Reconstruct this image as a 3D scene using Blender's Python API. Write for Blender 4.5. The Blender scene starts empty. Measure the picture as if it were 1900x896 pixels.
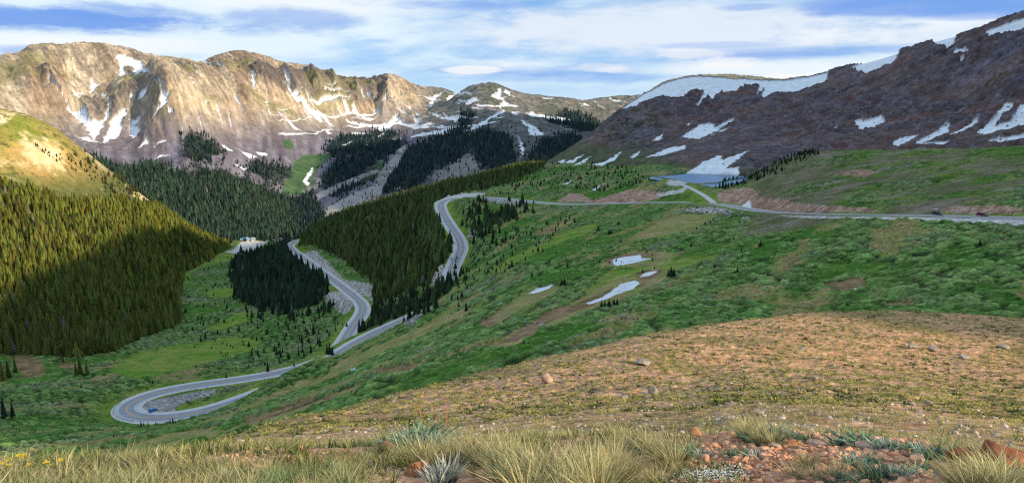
import bpy, bmesh, math, random, os
import numpy as np
from mathutils import Vector

QUICK = os.environ.get('QUICK', '')
RNG = np.random.default_rng(7)
random.seed(7)
C = bpy.context.scene.collection
R2D = math.pi / 180

# ------------------------------------------------------------------ camera geometry
FP = 1357.0                     # focal length in photo pixels (1900 wide)
PITCH = 10.8 * R2D
SP, CP = math.sin(PITCH), math.cos(PITCH)
CAMZ = 0.0

def ray(px, py):
    """azimuth and slope z/d of a photo pixel"""
    u = (np.asarray(px, float) - 950) / FP
    v = (448 - np.asarray(py, float)) / FP
    fy = CP + v * SP
    h = np.hypot(u, fy)
    return np.arctan2(u, fy), (-SP + v * CP) / h

def project(x, y, z):
    """world -> photo pixel"""
    dep = y * CP - z * SP
    up = y * SP + z * CP
    dep = np.where(np.abs(dep) < 1e-6, 1e-6, dep)
    return 950 + FP * x / dep, 448 - FP * up / dep

def P3(px, py, d):
    a, w = ray(px, py)
    if d < 0:
        d = d / float(w)
    return np.array([d * math.sin(a), d * math.cos(a), d * float(w)])

def specs(lst):
    """(px,py,d or -z) -> arrays az, ln d, w"""
    A, L, W = [], [], []
    for px, py, d in lst:
        a, w = ray(px, py)
        a, w = float(a), float(w)
        if d < 0:
            d = d / w
        A.append(a); L.append(math.log(d)); W.append(w)
    return np.array(A), np.array(L), np.array(W)

# ------------------------------------------------------------------ noise
from concurrent.futures import ThreadPoolExecutor
_POOL = ThreadPoolExecutor(4)
_PT = np.random.default_rng(3).permutation(4096).astype(np.int32)
_PT = np.concatenate([_PT, _PT])
_GX = np.cos(np.arange(4096) * 2.39996).astype(np.float32); _GY = np.sin(np.arange(4096) * 2.39996).astype(np.float32)

def _hash(ix, iy, s):
    return _PT[(_PT[(ix + s * 131) & 4095] + iy + s * 57) & 4095]

def _par(f, x, y):
    """run a pointwise function over blocks in threads"""
    x, y = np.broadcast_arrays(x, y)
    if x.ndim < 2 or x.size < 20000: return f(x, y)
    n = 16; cut = np.linspace(0, x.shape[0], n + 1).astype(int)
    res = list(_POOL.map(lambda i: f(x[cut[i]:cut[i + 1]], y[cut[i]:cut[i + 1]]), range(n)))
    if isinstance(res[0], tuple): return tuple(np.concatenate([r[k] for r in res]) for k in range(len(res[0])))
    return np.concatenate(res)

def _gn(x, y, s=0):
    x0 = np.floor(x); y0 = np.floor(y)
    fx = (x - x0).astype(np.float32); fy = (y - y0).astype(np.float32)
    x0 = x0.astype(np.int32); y0 = y0.astype(np.int32)
    ux = fx * fx * fx * (fx * (fx * 6 - 15) + 10); uy = fy * fy * fy * (fy * (fy * 6 - 15) + 10)
    def g(dx, dy):
        h = _hash(x0 + dx, y0 + dy, s)
        return _GX[h] * (fx - dx) + _GY[h] * (fy - dy)
    a = g(0, 0); a += ux * (g(1, 0) - a)
    b = g(0, 1); b += ux * (g(1, 1) - b)
    return (a + uy * (b - a)) * np.float32(1.5)

def gnoise(x, y, s=0): return _par(lambda p, q: _gn(p, q, s), x, y)

def fbm(x, y, s=0, o=4, g=0.5):
    def f(x, y):
        t = 0; a = 1; n = 0
        for k in range(o):
            t = t + np.float32(a) * _gn(x * 2.03 ** k, y * 2.03 ** k, s + k * 17); n += a; a *= g
        return t / np.float32(n)
    return _par(f, x, y)

def ridged(x, y, s=0, o=4, g=0.5):
    def f(x, y):
        t = 0; a = 1; n = 0
        for k in range(o):
            t = t + np.float32(a) * (1 - 2 * np.abs(_gn(x * 2.03 ** k, y * 2.03 ** k, s + k * 17))); n += a; a *= g
        return t / np.float32(n)
    return _par(f, x, y)

def cells(x, y, s=0):
    """distance to the nearest jittered cell point, and a number for that cell"""
    def f(x, y):
        x0 = np.floor(x); y0 = np.floor(y)
        fx = (x - x0).astype(np.float32); fy = (y - y0).astype(np.float32)
        x0 = x0.astype(np.int32); y0 = y0.astype(np.int32)
        best = np.full(x.shape, 9.0, np.float32); bid = np.zeros(x.shape, np.int32)
        for dx in (-1, 0, 1):
            for dy in (-1, 0, 1):
                h = _hash(x0 + dx, y0 + dy, s)
                q = (fx - dx - (h & 63) / np.float32(64)) ** 2 + (fy - dy - (h >> 6) / np.float32(64)) ** 2
                m = q < best
                best = np.where(m, q, best); bid = np.where(m, h, bid)
        return np.sqrt(best), ((bid * 37) & 255).astype(np.float32) / 255
    return _par(f, x, y)

def ss(e0, e1, x):
    t = np.clip((x - e0) / (e1 - e0), 0, 1)
    return t * t * (3 - 2 * t)

# ------------------------------------------------------------------ polar grid
NA = 1300 if not QUICK else 700
AZ = np.linspace(-43.5 * R2D, 47.5 * R2D, NA)
def _seg(a, b, n):
    return np.exp(np.linspace(math.log(a), math.log(b), n, endpoint=False))
k = 1 if not QUICK else 2
DD = np.concatenate([_seg(0.6, 10, 190 // k), _seg(10, 130, 420 // k), _seg(130, 1300, 1000 // k), _seg(1300, 3700, 720 // k), _seg(3700, 5600, 60 // k), [5600.0]])
ND = len(DD)
LD = np.log(DD)

class Sheet:
    def __init__(s, pts, name, smooth=0.0, ws=2.0):
        A, L, W = specs(pts)
        s.ws = ws
        X = np.stack([A * ws, L], 1); n = len(X)
        r = np.sqrt(((X[:, None] - X[None]) ** 2).sum(-1))
        K = s.kern(r) + np.eye(n) * smooth
        M = np.zeros((n + 3, n + 3)); M[:n, :n] = K; M[:n, n] = 1; M[:n, n + 1:] = X; M[n, :n] = 1; M[n + 1:, :n] = X.T
        s.c = np.linalg.solve(M, np.concatenate([W, [0, 0, 0]])); s.X = X
    @staticmethod
    def kern(r):
        return np.where(r > 1e-9, r * r * np.log(np.maximum(r, 1e-9)), 0)
    def grid(s):
        ca = np.linspace(AZ[0], AZ[-1], 230); cl = np.linspace(LD[0], LD[-1], 420)
        QA, QL = np.meshgrid(ca * s.ws, cl, indexing='ij')
        Q = np.stack([QA.ravel(), QL.ravel()], 1)
        out = np.zeros(len(Q)); n = len(s.X)
        for i in range(0, len(Q), 20000):
            q = Q[i:i + 20000]
            r = np.sqrt(((q[:, None] - s.X[None]) ** 2).sum(-1))
            out[i:i + 20000] = s.kern(r) @ s.c[:n] + s.c[n] + q @ s.c[n + 1:]
        g = out.reshape(QA.shape)
        return bilin(g, ca, cl, AZ[:, None] + 0 * LD[None], LD[None] + 0 * AZ[:, None])

def bilin(g, ca, cl, a, l):
    fa = np.clip((a - ca[0]) / (ca[1] - ca[0]), 0, len(ca) - 1.001); fl = np.clip((l - cl[0]) / (cl[1] - cl[0]), 0, len(cl) - 1.001)
    ia = fa.astype(int); il = fl.astype(int); ta = fa - ia; tl = fl - il
    return (g[ia, il] * (1 - ta) * (1 - tl) + g[ia + 1, il] * ta * (1 - tl) + g[ia, il + 1] * (1 - ta) * tl + g[ia + 1, il + 1] * ta * tl)

def curve_sheet(curves):
    """curves near->far, each a list of (px,py,d); per azimuth interpolate z over d"""
    Dk, Wk = [], []
    for cv in curves:
        A, L, W = specs(cv)
        o = np.argsort(A)
        Dk.append(np.exp(np.interp(AZ, A[o], L[o]))); Wk.append(np.interp(AZ, A[o], W[o]))
    Dk = np.array(Dk); Wk = np.array(Wk)
    # smooth across azimuth a little
    kx = np.ones(31) / 31
    for M in (Dk, Wk):
        for i in range(len(M)):
            M[i] = np.convolve(np.pad(M[i], 15, mode='edge'), kx, 'valid')
    out = np.zeros((NA, ND))
    lk = np.log(Dk)
    for a in range(NA):
        x = lk[:, a].copy(); x = np.maximum.accumulate(x + np.arange(len(x)) * 1e-4); y = Wk[:, a]
        # pchip-like slopes
        h = np.diff(x); dl = np.diff(y) / h
        m = np.zeros(len(x))
        for i in range(1, len(x) - 1):
            if dl[i - 1] * dl[i] > 0:
                m[i] = 2 * dl[i - 1] * dl[i] / (dl[i - 1] + dl[i])
        m[0] = dl[0]; m[-1] = dl[-1]
        idx = np.clip(np.searchsorted(x, LD) - 1, 0, len(x) - 2)
        t = (LD - x[idx]) / h[idx]; tc = np.clip(t, 0, 1); hh = h[idx]
        v = ((2 * tc**3 - 3 * tc**2 + 1) * y[idx] + (tc**3 - 2 * tc**2 + tc) * hh * m[idx] + (-2 * tc**3 + 3 * tc**2) * y[idx + 1] + (tc**3 - tc**2) * hh * m[idx + 1])
        lo = LD < x[0]; hi = LD > x[-1]
        v[lo] = y[0] - (x[0] - LD[lo]) * 0.8
        v[hi] = y[-1] - (LD[hi] - x[-1]) * 0.5
        out[a] = v
    return out
# ------------------------------------------------------------------ roads (photo pixel centre line, distance)
ROAD_A = [(2150,416,335),(2000,409,345),(1900,404,357),(1800,401,370),(1700,399,387),(1600,398,410),(1500,397,445),(1430,394,485),(1380,387,535),(1350,381,572),(1320,377,600),(1280,375,630),
 (1200,376,672),(1100,379,712),(1040,380,740),(1000,376,765),(950,370,805),(900,366,845),(862,365,880),(835,369,893),(818,377,880),(819,390,840),(829,408,785),(842,428,735),(853,446,700),
 (856,463,668),(846,481,642),(838,500,617),(833,524,590),(818,562,560),(788,585,538),(745,594,518),(700,617,495),(650,642,468),(600,679,435),(550,704,412),(490,721,396),(430,743,383),(370,762,377),
 (320,774,378),(280,779,382),(248,777,390),(228,768,400),(224,755,412),(238,742,422),(262,732,430),(300,722,438),(350,714,446),(420,708,455),(490,698,468),(550,686,484),(590,674,500),
 (620,655,524),(636,638,544),(648,615,575),(661,595,610),(673,580,645),(671,563,685),(652,545,735),(622,522,825),(592,500,930),(566,480,1040),(546,466,1140),(538,456,1215),(546,449,1280),(560,444,1340)]
SIDE_ROAD = [(1325,377,600),(1308,364,650),(1290,354,690),(1272,345,725),(1255,338,752),(1240,334,775)]
VAL_TRACK = [(300,452,1900),(370,447,1600),(405,455,1480),(440,463,1400),(470,452,1440),(500,446,1500),(530,440,1600)]

G_PTS = [
 # bottom left, slope below the camera and valley floor
 (-250,1000,60),(0,1010,60),(250,990,60),(500,950,60),(750,900,60),(1000,830,60),(1300,800,60),(1600,800,60),(1900,800,60),(2200,800,60),
 (-250,930,150),(0,900,150),(150,885,150),(300,860,150),(400,838,160),
 (-250,830,290),(0,820,290),(150,802,300),(280,800,320),
 (-250,750,430),(0,745,430),(120,742,430),(-100,700,540),(0,690,540),(150,690,520),
 (250,680,520),(330,650,590),(420,660,560),(500,650,590),(560,630,620),(560,600,660),(480,600,700),(400,600,730),
 (330,590,740),(300,640,620),(200,640,600),
 (400,540,920),(350,540,-207),(430,500,1130),(350,490,1150),(420,470,1330),(470,455,1400),(480,450,1460),
 (200,600,-200),(0,600,-200),(-200,600,-200),(100,540,-225),(-200,520,-230),
 (200,490,-250),(0,490,-255),(300,470,-258),
 # right green slope
 (450,790,190),(600,750,150),(560,740,240),(480,752,310),(420,762,340),(350,778,355),
 (620,720,240),(560,712,350),(620,672,410),
 (700,715,150),(700,680,240),(690,650,330),(680,637,415),(735,609,460),
 (850,670,150),(850,630,240),(820,600,330),(800,570,430),(790,553,490),(770,583,480),(828,537,520),(760,600,450),(592,671,395),(550,687,372),(510,708,362),(628,653,430),(650,650,440),
 (1000,640,150),(1000,590,240),(980,540,340),(960,490,450),(940,440,580),(920,400,720),(880,440,620),(890,410,720),
 (1150,620,150),(1150,560,240),(1150,500,340),(1150,440,470),(1150,400,590),
 (1300,600,170),(1300,540,240),(1300,480,330),(1300,430,440),(1300,398,540),
 (1500,595,170),(1500,530,240),(1500,470,310),(1500,420,400),
 (1700,590,170),(1700,520,240),(1700,460,295),(1700,420,345),
 (1900,595,170),(1900,520,230),(1900,460,285),(1900,424,330),(2150,600,170),(2150,500,250),(2150,440,300),
 # hillock above the road
 (1420,372,540),(1480,378,500),(1600,383,445),(1700,384,415),(1800,384,395),(1900,384,380),(2150,385,370),
 (1420,345,600),(1500,340,570),(1600,345,530),(1750,350,490),(1900,345,470),(2150,340,470),
 (1370,352,680),(1395,330,710),(1440,304,740),(1500,285,740),(1600,281,720),(1700,279,710),(1800,276,700),(1900,272,690),(2150,268,680),
 (1380,352,800),(1440,335,840),(1500,312,850),(1600,305,820),(1700,300,800),(1800,296,800),(1900,292,790),(2150,290,780),
 (1500,330,1000),(1700,330,1000),(1900,330,1000),(2150,330,1000),
 # bench and lake
 (1290,362,680),(1210,362,720),(1100,365,770),(1020,362,820),(960,356,880),
 (1300,343,-80),(1370,343,-80),(1200,345,760),(1120,345,840),(1060,340,920),(980,338,980),(900,352,960),(860,357,960),
 (1220,322,-80),(1300,322,-79),(1360,324,-78),(1150,325,950),(1080,315,1050),(1010,305,1180),(960,308,1200),(1120,305,1120),(1200,310,950),
 # knoll crest
 (900,330,1180),(840,345,1190),(780,358,1210),(700,380,1240),(640,398,1270),(600,418,1300),(575,432,1340),
 (1030,345,1500),(960,350,1400),(860,380,1400),(760,400,1420),(680,430,1450),(600,450,1450),(1150,345,1500),
 # knoll face above road B / below road A
 (640,470,1050),(680,510,860),(700,545,740),(720,570,670),(760,540,700),(720,480,880),(720,430,1050),(790,500,720),(790,440,850),(790,400,980),(810,380,1000),(850,362,940),
 (600,480,1010),(760,600,560),
 # forest block between road B and the valley floor
 (520,470,1190),(500,500,1060),(540,530,890),(590,560,770),(560,565,750),(470,560,830),(450,530,950),(620,600,650),(600,640,570),
 # far valley
 (450,440,-262),(540,400,-262),(300,430,-262),(0,400,-262),(600,380,-262),
]
G_PTS += [p for i, p in enumerate(ROAD_A)]
G_PTS += SIDE_ROAD[1:]

L_PTS = [
 (-250,760,500),(-250,715,560),(0,700,560),(110,692,580),(200,662,640),(300,620,710),(335,596,770),(346,500,1130),(400,474,1300),(440,466,1380),
 (-250,620,650),(0,610,650),(110,610,660),(200,590,700),(280,560,790),
 (-250,480,800),(0,480,810),(110,480,840),(200,470,900),(280,470,980),(340,460,1150),
 (-250,340,980),(0,345,970),(60,370,960),(110,385,980),(200,390,1050),(280,415,1100),
 (-250,170,1200),(0,219,1130),(60,241,1120),(120,264,1130),(150,287,1150),(210,324,1200),(250,352,1240),(290,385,1270),(330,412,1320),(380,440,1380),(425,461,1420),
 (-100,260,1080),(0,290,1050),(80,320,1050),(150,345,1070),(220,370,1120),
 (-250,220,1400),(0,280,1400),(120,325,1400),(210,390,1450),(290,440,1500),(380,480,1550),(450,500,1500),
 (-250,400,1800),(0,420,1800),(210,460,1800),
 (500,520,1300),(520,560,1000),(480,600,900),(460,640,750),(440,700,640),(560,640,1000),
 (400,560,1000),(390,620,800),(350,680,640),(200,730,550),(-250,860,400),(0,850,400),(200,830,420),
]
FAR_PTS = [
 # forest slope behind valley floor
 (-250,480,1500),(0,470,1500),(200,470,1500),(350,466,1500),(450,450,1480),(540,446,1480),(620,440,1500),(700,420,1560),(800,400,1700),(1000,390,1900),(1200,390,1900),
 (300,420,1620),(400,400,1700),(480,400,1720),(540,400,1760),(600,392,1800),
 (0,400,1700),(200,370,1760),(300,345,1850),(400,335,1920),(450,345,1960),(500,360,2000),(545,372,2000),
 # cirque left
 (-250,300,1900),(0,270,2050),(100,290,2050),(200,310,2000),(300,318,2000),(360,322,2000),
 (100,255,2250),(180,268,2200),(240,285,2150),(300,295,2100),
 (60,200,2450),(110,205,2500),(150,225,2400),(200,240,2330),(330,262,2150),(350,285,2050),
 (90,150,2700),(160,140,2780),(230,180,2480),(240,140,2700),(290,200,2250),(320,220,2200),(280,160,2420),(260,225,2350),
 (-250,180,2700),(-250,140,2900),(0,114,2850),(35,108,2850),(52,100,2850),(90,93,2880),(180,91,2920),(230,94,2920),(290,109,2900),(340,113,2920),(385,121,2960),(400,111,3000),(430,101,3030),(460,99,3050),(500,113,3100),(540,123,3150),(580,127,3230),(610,141,3330),(640,151,3450),(670,151,3520),(690,151,3560),(705,148,3550),(722,138,3540),(738,145,3560),(770,160,3650),(800,164,3700),(830,169,3600),
 (-250,180,3300),(0,150,3300),(180,130,3350),(300,150,3300),(400,150,3400),(460,140,3500),(540,160,3600),(640,190,3900),(720,180,4050),(830,200,4100),
 # right flank of first peak down to valley
 (400,170,2600),(380,230,2250),(400,280,2080),(440,310,2050),(420,200,2450),(470,260,2300),(480,200,2600),(500,300,2150),(530,330,2120),(470,325,2060),
 (550,180,2850),(540,230,2550),(560,270,2400),(580,290,2350),(620,200,2950),(600,240,2750),(650,230,2950),(690,190,3250),(700,225,3050),(740,190,3350),(660,200,3050),(780,200,3300),
 (560,300,2280),(570,330,2150),(560,350,2080),(600,310,2280),(620,350,2050),(600,375,1950),(650,370,1930),
 # ski mountain
 (640,290,2380),(640,260,2600),(700,262,2750),(760,240,2900),(700,310,2280),(720,340,2100),(700,375,1950),(740,290,2450),(800,270,2500),(800,220,2950),(840,200,3050),
 (850,176,3150),(870,166,3200),(900,161,3230),(925,163,3250),(950,172,3250),(1000,180,3200),(1050,184,3200),(1100,186,3400),(1150,182,3600),(1200,184,3700),(1300,200,3800),
 (870,200,3350),(900,190,3500),(950,200,3500),(1050,210,3500),(1150,205,3900),(1250,230,4000),
 (940,205,2850),(910,212,2750),(875,235,2600),(830,252,2550),(780,330,2100),(820,300,2200),(860,300,2150),(900,280,2200),(950,260,2300),(1000,250,2450),(960,225,2650),(1010,215,2850),(1060,235,2750),(1100,220,3000),(1040,265,2400),(1080,270,2400),(1130,230,3000),
 (870,350,1900),(950,320,1950),(1000,300,2050),(1060,300,2150),(1150,280,2400),(1250,260,2700),
 (-250,400,5600),(200,350,5600),(600,350,5600),(1000,330,5600),(1300,330,5600),
]
R_PTS = [
 (980,330,1180),(1020,298,1250),(1045,283,1270),(1080,261,1300),(1120,235,1340),(1160,205,1380),(1185,188,1400),(1210,177,1410),(1240,163,1420),(1290,155,1420),(1350,155,1430),(1400,155,1430),(1440,157,1420),(1490,151,1380),(1533,142,1330),(1586,131,1290),(1640,115,1250),(1673,103,1220),(1734,89,1170),(1821,66,1100),(1900,47,1060),(2050,0,1000),(2300,-70,950),
 (1240,160,1560),(1290,151,1620),(1350,151,1640),(1400,152,1640),(1440,154,1600),(1500,150,1560),(1600,124,1450),(1740,84,1320),(1900,40,1200),
 (1040,320,1500),(1160,250,1700),(1240,220,2000),(1290,200,2100),(1400,200,2100),(1500,200,2000),(1700,130,1800),(1900,80,1600),(2200,0,1500),
 (1050,306,1160),(1100,303,1120),(1150,306,1060),(1220,316,930),(1290,321,870),(1340,322,850),(1385,322,840),(1440,330,830),(1500,305,850),(1600,300,830),(1700,297,800),(1800,294,790),(1900,290,780),(2200,290,760),
 (1120,275,1220),(1180,250,1260),(1240,225,1300),(1300,210,1310),(1240,280,1080),(1300,270,1040),(1360,280,950),(1300,240,1180),(1400,240,1100),(1450,270,950),(1400,190,1290),(1500,200,1180),(1550,240,980),(1620,250,930),(1600,180,1130),(1700,250,880),(1700,180,1050),(1800,160,1010),(1800,240,860),(1900,180,950),(1900,240,830),(2100,150,900),
 (1000,420,1000),(1150,420,900),(1300,420,780),(1500,420,700),(1700,430,680),(1900,430,660),(2200,430,640),(900,360,1200),(900,420,1500),
]
# foreground hill curves, near -> far
PXS = [-350,-150,0,150,250,330,400,500,600,700,800,900,1000,1100,1200,1300,1400,1500,1620,1750,1900,2050,2300]
def cv(pys, ds):
    if np.isscalar(ds): ds = [ds] * len(PXS)
    return [(x, y, d) for x, y, d in zip(PXS, pys, ds)]
SIL = [955,905,872,860,848,835,820,792,768,744,718,692,668,645,623,605,592,581,577,581,590,600,620]
SILD= [6,6,7,9,12,16,20,26,32,38,44,50,56,63,72,82,93,105,115,122,128,130,130]
LIP = [955,905,880,866,862,856,851,844,838,834,830,826,822,820,818,816,808,812,822,836,850,865,890]
def mix(a, b, t): return [p * (1 - t) + q * t for p, q in zip(a, b)]
F_CURVES = [
 cv([1800]*len(PXS), 0.62),
 cv([1100]*len(PXS), 1.75),
 cv([925]*len(PXS), 2.75),
 cv(LIP, [4.1]*len(PXS)),
 cv([a + 4 if a - s > 20 else a + 10 for a, s in zip(LIP, SIL)], [5.6]*len(PXS)),
 cv(mix(LIP, SIL, .16), [min(10, 5.8 + (d - 5.8) * .2) for d in SILD]),
 cv(mix(LIP, SIL, .55), [5.8 + (d - 5.8) * .45 for d in SILD]),
 cv(mix(LIP, SIL, .86), [5.8 + (d - 5.8) * .72 for d in SILD]),
 cv(SIL, SILD),
 cv([s + 12 for s in SIL], [d * 1.25 for d in SILD]),
 cv([s + 70 for s in SIL], [d * 1.8 for d in SILD]),
 cv([s + 180 for s in SIL], [d * 2.6 for d in SILD]),
]
# ------------------------------------------------------------------ heights
import time
T0 = time.time()
def log(*a):
    if os.environ.get('DBG'): open('/tmp/log.txt','a').write(' '.join(str(q) for q in (round(time.time() - T0, 1),) + a) + '\n')

AZg = AZ[:, None] + 0 * LD[None]
Dg = np.exp(LD)[None] + 0 * AZ[:, None]
Xg = Dg * np.sin(AZg); Yg = Dg * np.cos(AZg)
def azw(px, y=350): return float(ray(px, y)[0])
W = {}
W['G'] = Sheet(G_PTS, 'G', 3e-5).grid()
W['L'] = Sheet(L_PTS, 'L', 1e-5).grid()
W['FAR'] = Sheet(FAR_PTS, 'FAR', 1e-5).grid()
W['R'] = Sheet(R_PTS, 'R', 1e-5).grid()
W['F'] = curve_sheet(F_CURVES)
log('tps')
# domains: push a sheet down outside the part of the world it describes
def band(v, lo, hi, soft):
    return np.maximum(0, lo - v) / soft + np.maximum(0, v - hi) / soft
W['G'] -= 0.05 * band(LD[None], math.log(45), math.log(1560), 0.3) ** 1 + 0 * AZg
W['L'] -= 0.05 * band(LD[None], math.log(520), math.log(1900), 0.3) + 0.05 * band(AZg, -9, azw(470), 0.05)
W['FAR'] -= 0.05 * band(LD[None], math.log(1480), 9, 0.15) + 0.0 * AZg
W['R'] -= 0.05 * band(LD[None], math.log(760), 9, 0.1) + 0.05 * band(AZg, azw(985), 9, 0.05)
KEYS = ['F', 'G', 'L', 'FAR', 'R']
Z = {k: W[k] * Dg for k in KEYS}
stack = np.stack([Z[k] for k in KEYS])
SID = stack.argmax(0)
# smooth union between sheets (not with the foreground hill)
def smax(a, b, r):
    h = np.clip(0.5 + 0.5 * (a - b) / r, 0, 1)
    return a * h + b * (1 - h) + r * h * (1 - h)
ZB = Z['G']
for k, r in (('L', 6.0), ('FAR', 10.0), ('R', 4.0)):
    ZB = smax(ZB, Z[k], r * np.clip(Dg / 1000, 0.3, 2))
ZB = np.maximum(ZB, Z['F'])
log('union')

def polyline(spec, step=3.0, smooth=True):
    p = np.array([P3(*s) for s in spec])
    # catmull-rom
    out = []
    q = np.vstack([2 * p[0] - p[1], p, 2 * p[-1] - p[-2]])
    for i in range(1, len(q) - 2):
        n = max(2, int(np.linalg.norm(q[i + 1] - q[i]) / step))
        for t in np.linspace(0, 1, n, endpoint=False):
            out.append(0.5 * ((2 * q[i]) + (-q[i - 1] + q[i + 1]) * t + (2 * q[i - 1] - 5 * q[i] + 4 * q[i + 1] - q[i + 2]) * t * t + (-q[i - 1] + 3 * q[i] - 3 * q[i + 1] + q[i + 2]) * t ** 3))
    out.append(q[-2])
    out = np.array(out)
    if smooth:
        for it in range(30):
            out[1:-1] = out[1:-1] * 0.5 + (out[:-2] + out[2:]) * 0.25
        z = out[:, 2].copy()
        for it in range(200):
            z[1:-1] = z[1:-1] * 0.5 + (z[:-2] + z[2:]) * 0.25
        out[:, 2] = z
    return out

RA = polyline(ROAD_A); RS = polyline(SIDE_ROAD)
if os.environ.get('DBG'):
    for s in ROAD_A:
        q = P3(*s); log(s, q.round(0))

def near_line(line, reach):
    """for grid vertices near the line: distance, line z, index"""
    dist = np.full(Xg.shape, 1e9, np.float32); lz = np.zeros(Xg.shape, np.float32)
    a = np.arctan2(line[:, 0], line[:, 1]); l = np.hypot(line[:, 0], line[:, 1])
    for i in range(0, len(line) - 1, 4):
        j = min(i + 5, len(line))
        seg = line[i:j]
        la, lb = l[i:j].min() - reach, l[i:j].max() + reach
        da = reach / max(la, 1)
        a0, a1 = np.searchsorted(AZ, [a[i:j].min() - da, a[i:j].max() + da])
        d0, d1 = np.searchsorted(LD, [math.log(la), math.log(lb)])
        if a1 <= a0 or d1 <= d0: continue
        X = Xg[a0:a1, d0:d1]; Y = Yg[a0:a1, d0:d1]
        for k in range(len(seg) - 1):
            p, q = seg[k], seg[k + 1]
            e = q[:2] - p[:2]; L2 = (e ** 2).sum() + 1e-9
            t = np.clip(((X - p[0]) * e[0] + (Y - p[1]) * e[1]) / L2, 0, 1)
            r = np.hypot(X - p[0] - t * e[0], Y - p[1] - t * e[1])
            m = r < dist[a0:a1, d0:d1]
            dist[a0:a1, d0:d1][m] = r[m]; lz[a0:a1, d0:d1][m] = (p[2] + t * (q[2] - p[2]))[m]
    return dist, lz
HW = 7.9
dA, zA = near_line(RA, 40)
bl = 1 - ss(HW, HW + 19, dA)
bl = np.where((zA < ZB), 1 - ss(HW, HW + 14, dA), bl)
ZB = ZB * (1 - bl) + (zA - 0.15) * bl
dS, zS = near_line(RS, 25)
bl = 1 - ss(4.5, 16, dS)
ZB = ZB * (1 - bl) + (zS - 0.12) * bl
log('road carve')

def vis_mask(Zm, eps=0.004):
    w = Zm / Dg
    cm = np.maximum.accumulate(w, axis=1)
    return w >= cm - eps

def px_of(Zm): return project(Xg, Yg, Zm)

def in_poly(px, py, poly):
    poly = np.array(poly, float)
    m = (px > poly[:, 0].min() - 1) & (px < poly[:, 0].max() + 1) & (py > poly[:, 1].min() - 1) & (py < poly[:, 1].max() + 1)
    out = np.zeros(px.shape, bool)
    x = px[m]; y = py[m]; ins = np.zeros(x.shape, bool)
    n = len(poly)
    for i in range(n):
        x1, y1 = poly[i]; x2, y2 = poly[(i + 1) % n]
        if y1 == y2: continue
        c = ((y1 > y) != (y2 > y)) & (x < (x2 - x1) * (y - y1) / (y2 - y1) + x1)
        ins ^= c
    out[m] = ins
    return out
# ------------------------------------------------------------------ relief and colours
PXB, PYB = px_of(ZB)                       # used only to convert outlines read off the photograph into places on the ground
VIS = vis_mask(ZB)
X, Y = Xg, Yg
isF = SID == 0; isG = SID == 1; isL = SID == 2; isFAR = SID == 3; isR = SID == 4
wF = ss(0, 1.5, Z['F'] - np.maximum.reduce([Z['G'], Z['L']])); wF = np.where(isF, 1.0, 0.0)
class Rows:
    """evaluate a field only between two distances (and to the right of an azimuth)"""
    def __init__(s, d0, d1, a0=None):
        s.sl = (slice(0 if a0 is None else int(np.searchsorted(AZ, a0)), None), slice(int(np.searchsorted(DD, d0)), int(np.searchsorted(DD, d1)) + 1))
    def __call__(s, f, x, y, *k):
        r = f(np.ascontiguousarray(np.broadcast_to(x, X.shape)[s.sl]), np.ascontiguousarray(np.broadcast_to(y, X.shape)[s.sl]), *k)
        def full(v):
            o = np.zeros(X.shape, np.float32); o[s.sl] = v; return o
        return tuple(full(v) for v in r) if isinstance(r, tuple) else full(r)
RF = Rows(0, 360); RM = Rows(40, 1650); RFAR = Rows(1380, 6000); RR = Rows(700, 6000, azw(985))
def blur(m, wa, wr):
    m = m.astype(np.float32)
    for ax, w_ in ((0, wa), (1, wr)):
        c = np.cumsum(np.pad(m, [(w_ + 1, w_) if i == ax else (0, 0) for i in range(2)], mode='edge'), axis=ax)
        m = (np.take(c, range(2 * w_ + 1, c.shape[ax]), ax) - np.take(c, range(0, c.shape[ax] - 2 * w_ - 1), ax)) / (2 * w_ + 1)
    return m.astype(np.float32)
def soft(m, k=2):
    """soften a 0/1 grid mask a little"""
    m = m.astype(np.float32)
    for _ in range(k):
        m[1:-1] = (m[:-2] + 2 * m[1:-1] + m[2:]) / 4; m[:, 1:-1] = (m[:, :-2] + 2 * m[:, 1:-1] + m[:, 2:]) / 4
    return m
def jit(scale, amp, s):
    """ragged outline: shift of the look-up by noise, amp in photo pixels"""
    return amp * fbm(X / scale, Y / scale, s, 3), amp * 0.5 * fbm(X / scale + 31, Y / scale + 7, s + 5, 3)
def region(polys, dmin, dmax, scale=8, amp=3, s=1, k=1, sub=None, rag=0):
    r0, r1 = np.searchsorted(LD, [math.log(dmin), math.log(dmax)])
    out = np.zeros(X.shape, np.float32)
    sl = (slice(None), slice(r0, r1))
    jx = amp * fbm(X[sl] / scale, Y[sl] / scale, s, 3); jy = amp * 0.5 * fbm(X[sl] / scale + 31, Y[sl] / scale + 7, s + 5, 3)
    px = PXB[sl] + jx; py = PYB[sl] + jy
    m = np.zeros(px.shape, bool)
    for p in polys: m |= in_poly(px, py, p)
    if sub is not None: m &= sub[sl]
    out[sl] = m
    if rag:
        b = blur(out, rag, int(rag * 1.6))[sl]
        out[sl] = np.where(b > 0, ss(.36, .64, b + 0.42 * fbm(X[sl] / (scale * .45), Y[sl] / (scale * .45), s + 9, 4, .65)), 0)
        return out
    return soft(out, k) if k else out

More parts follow.
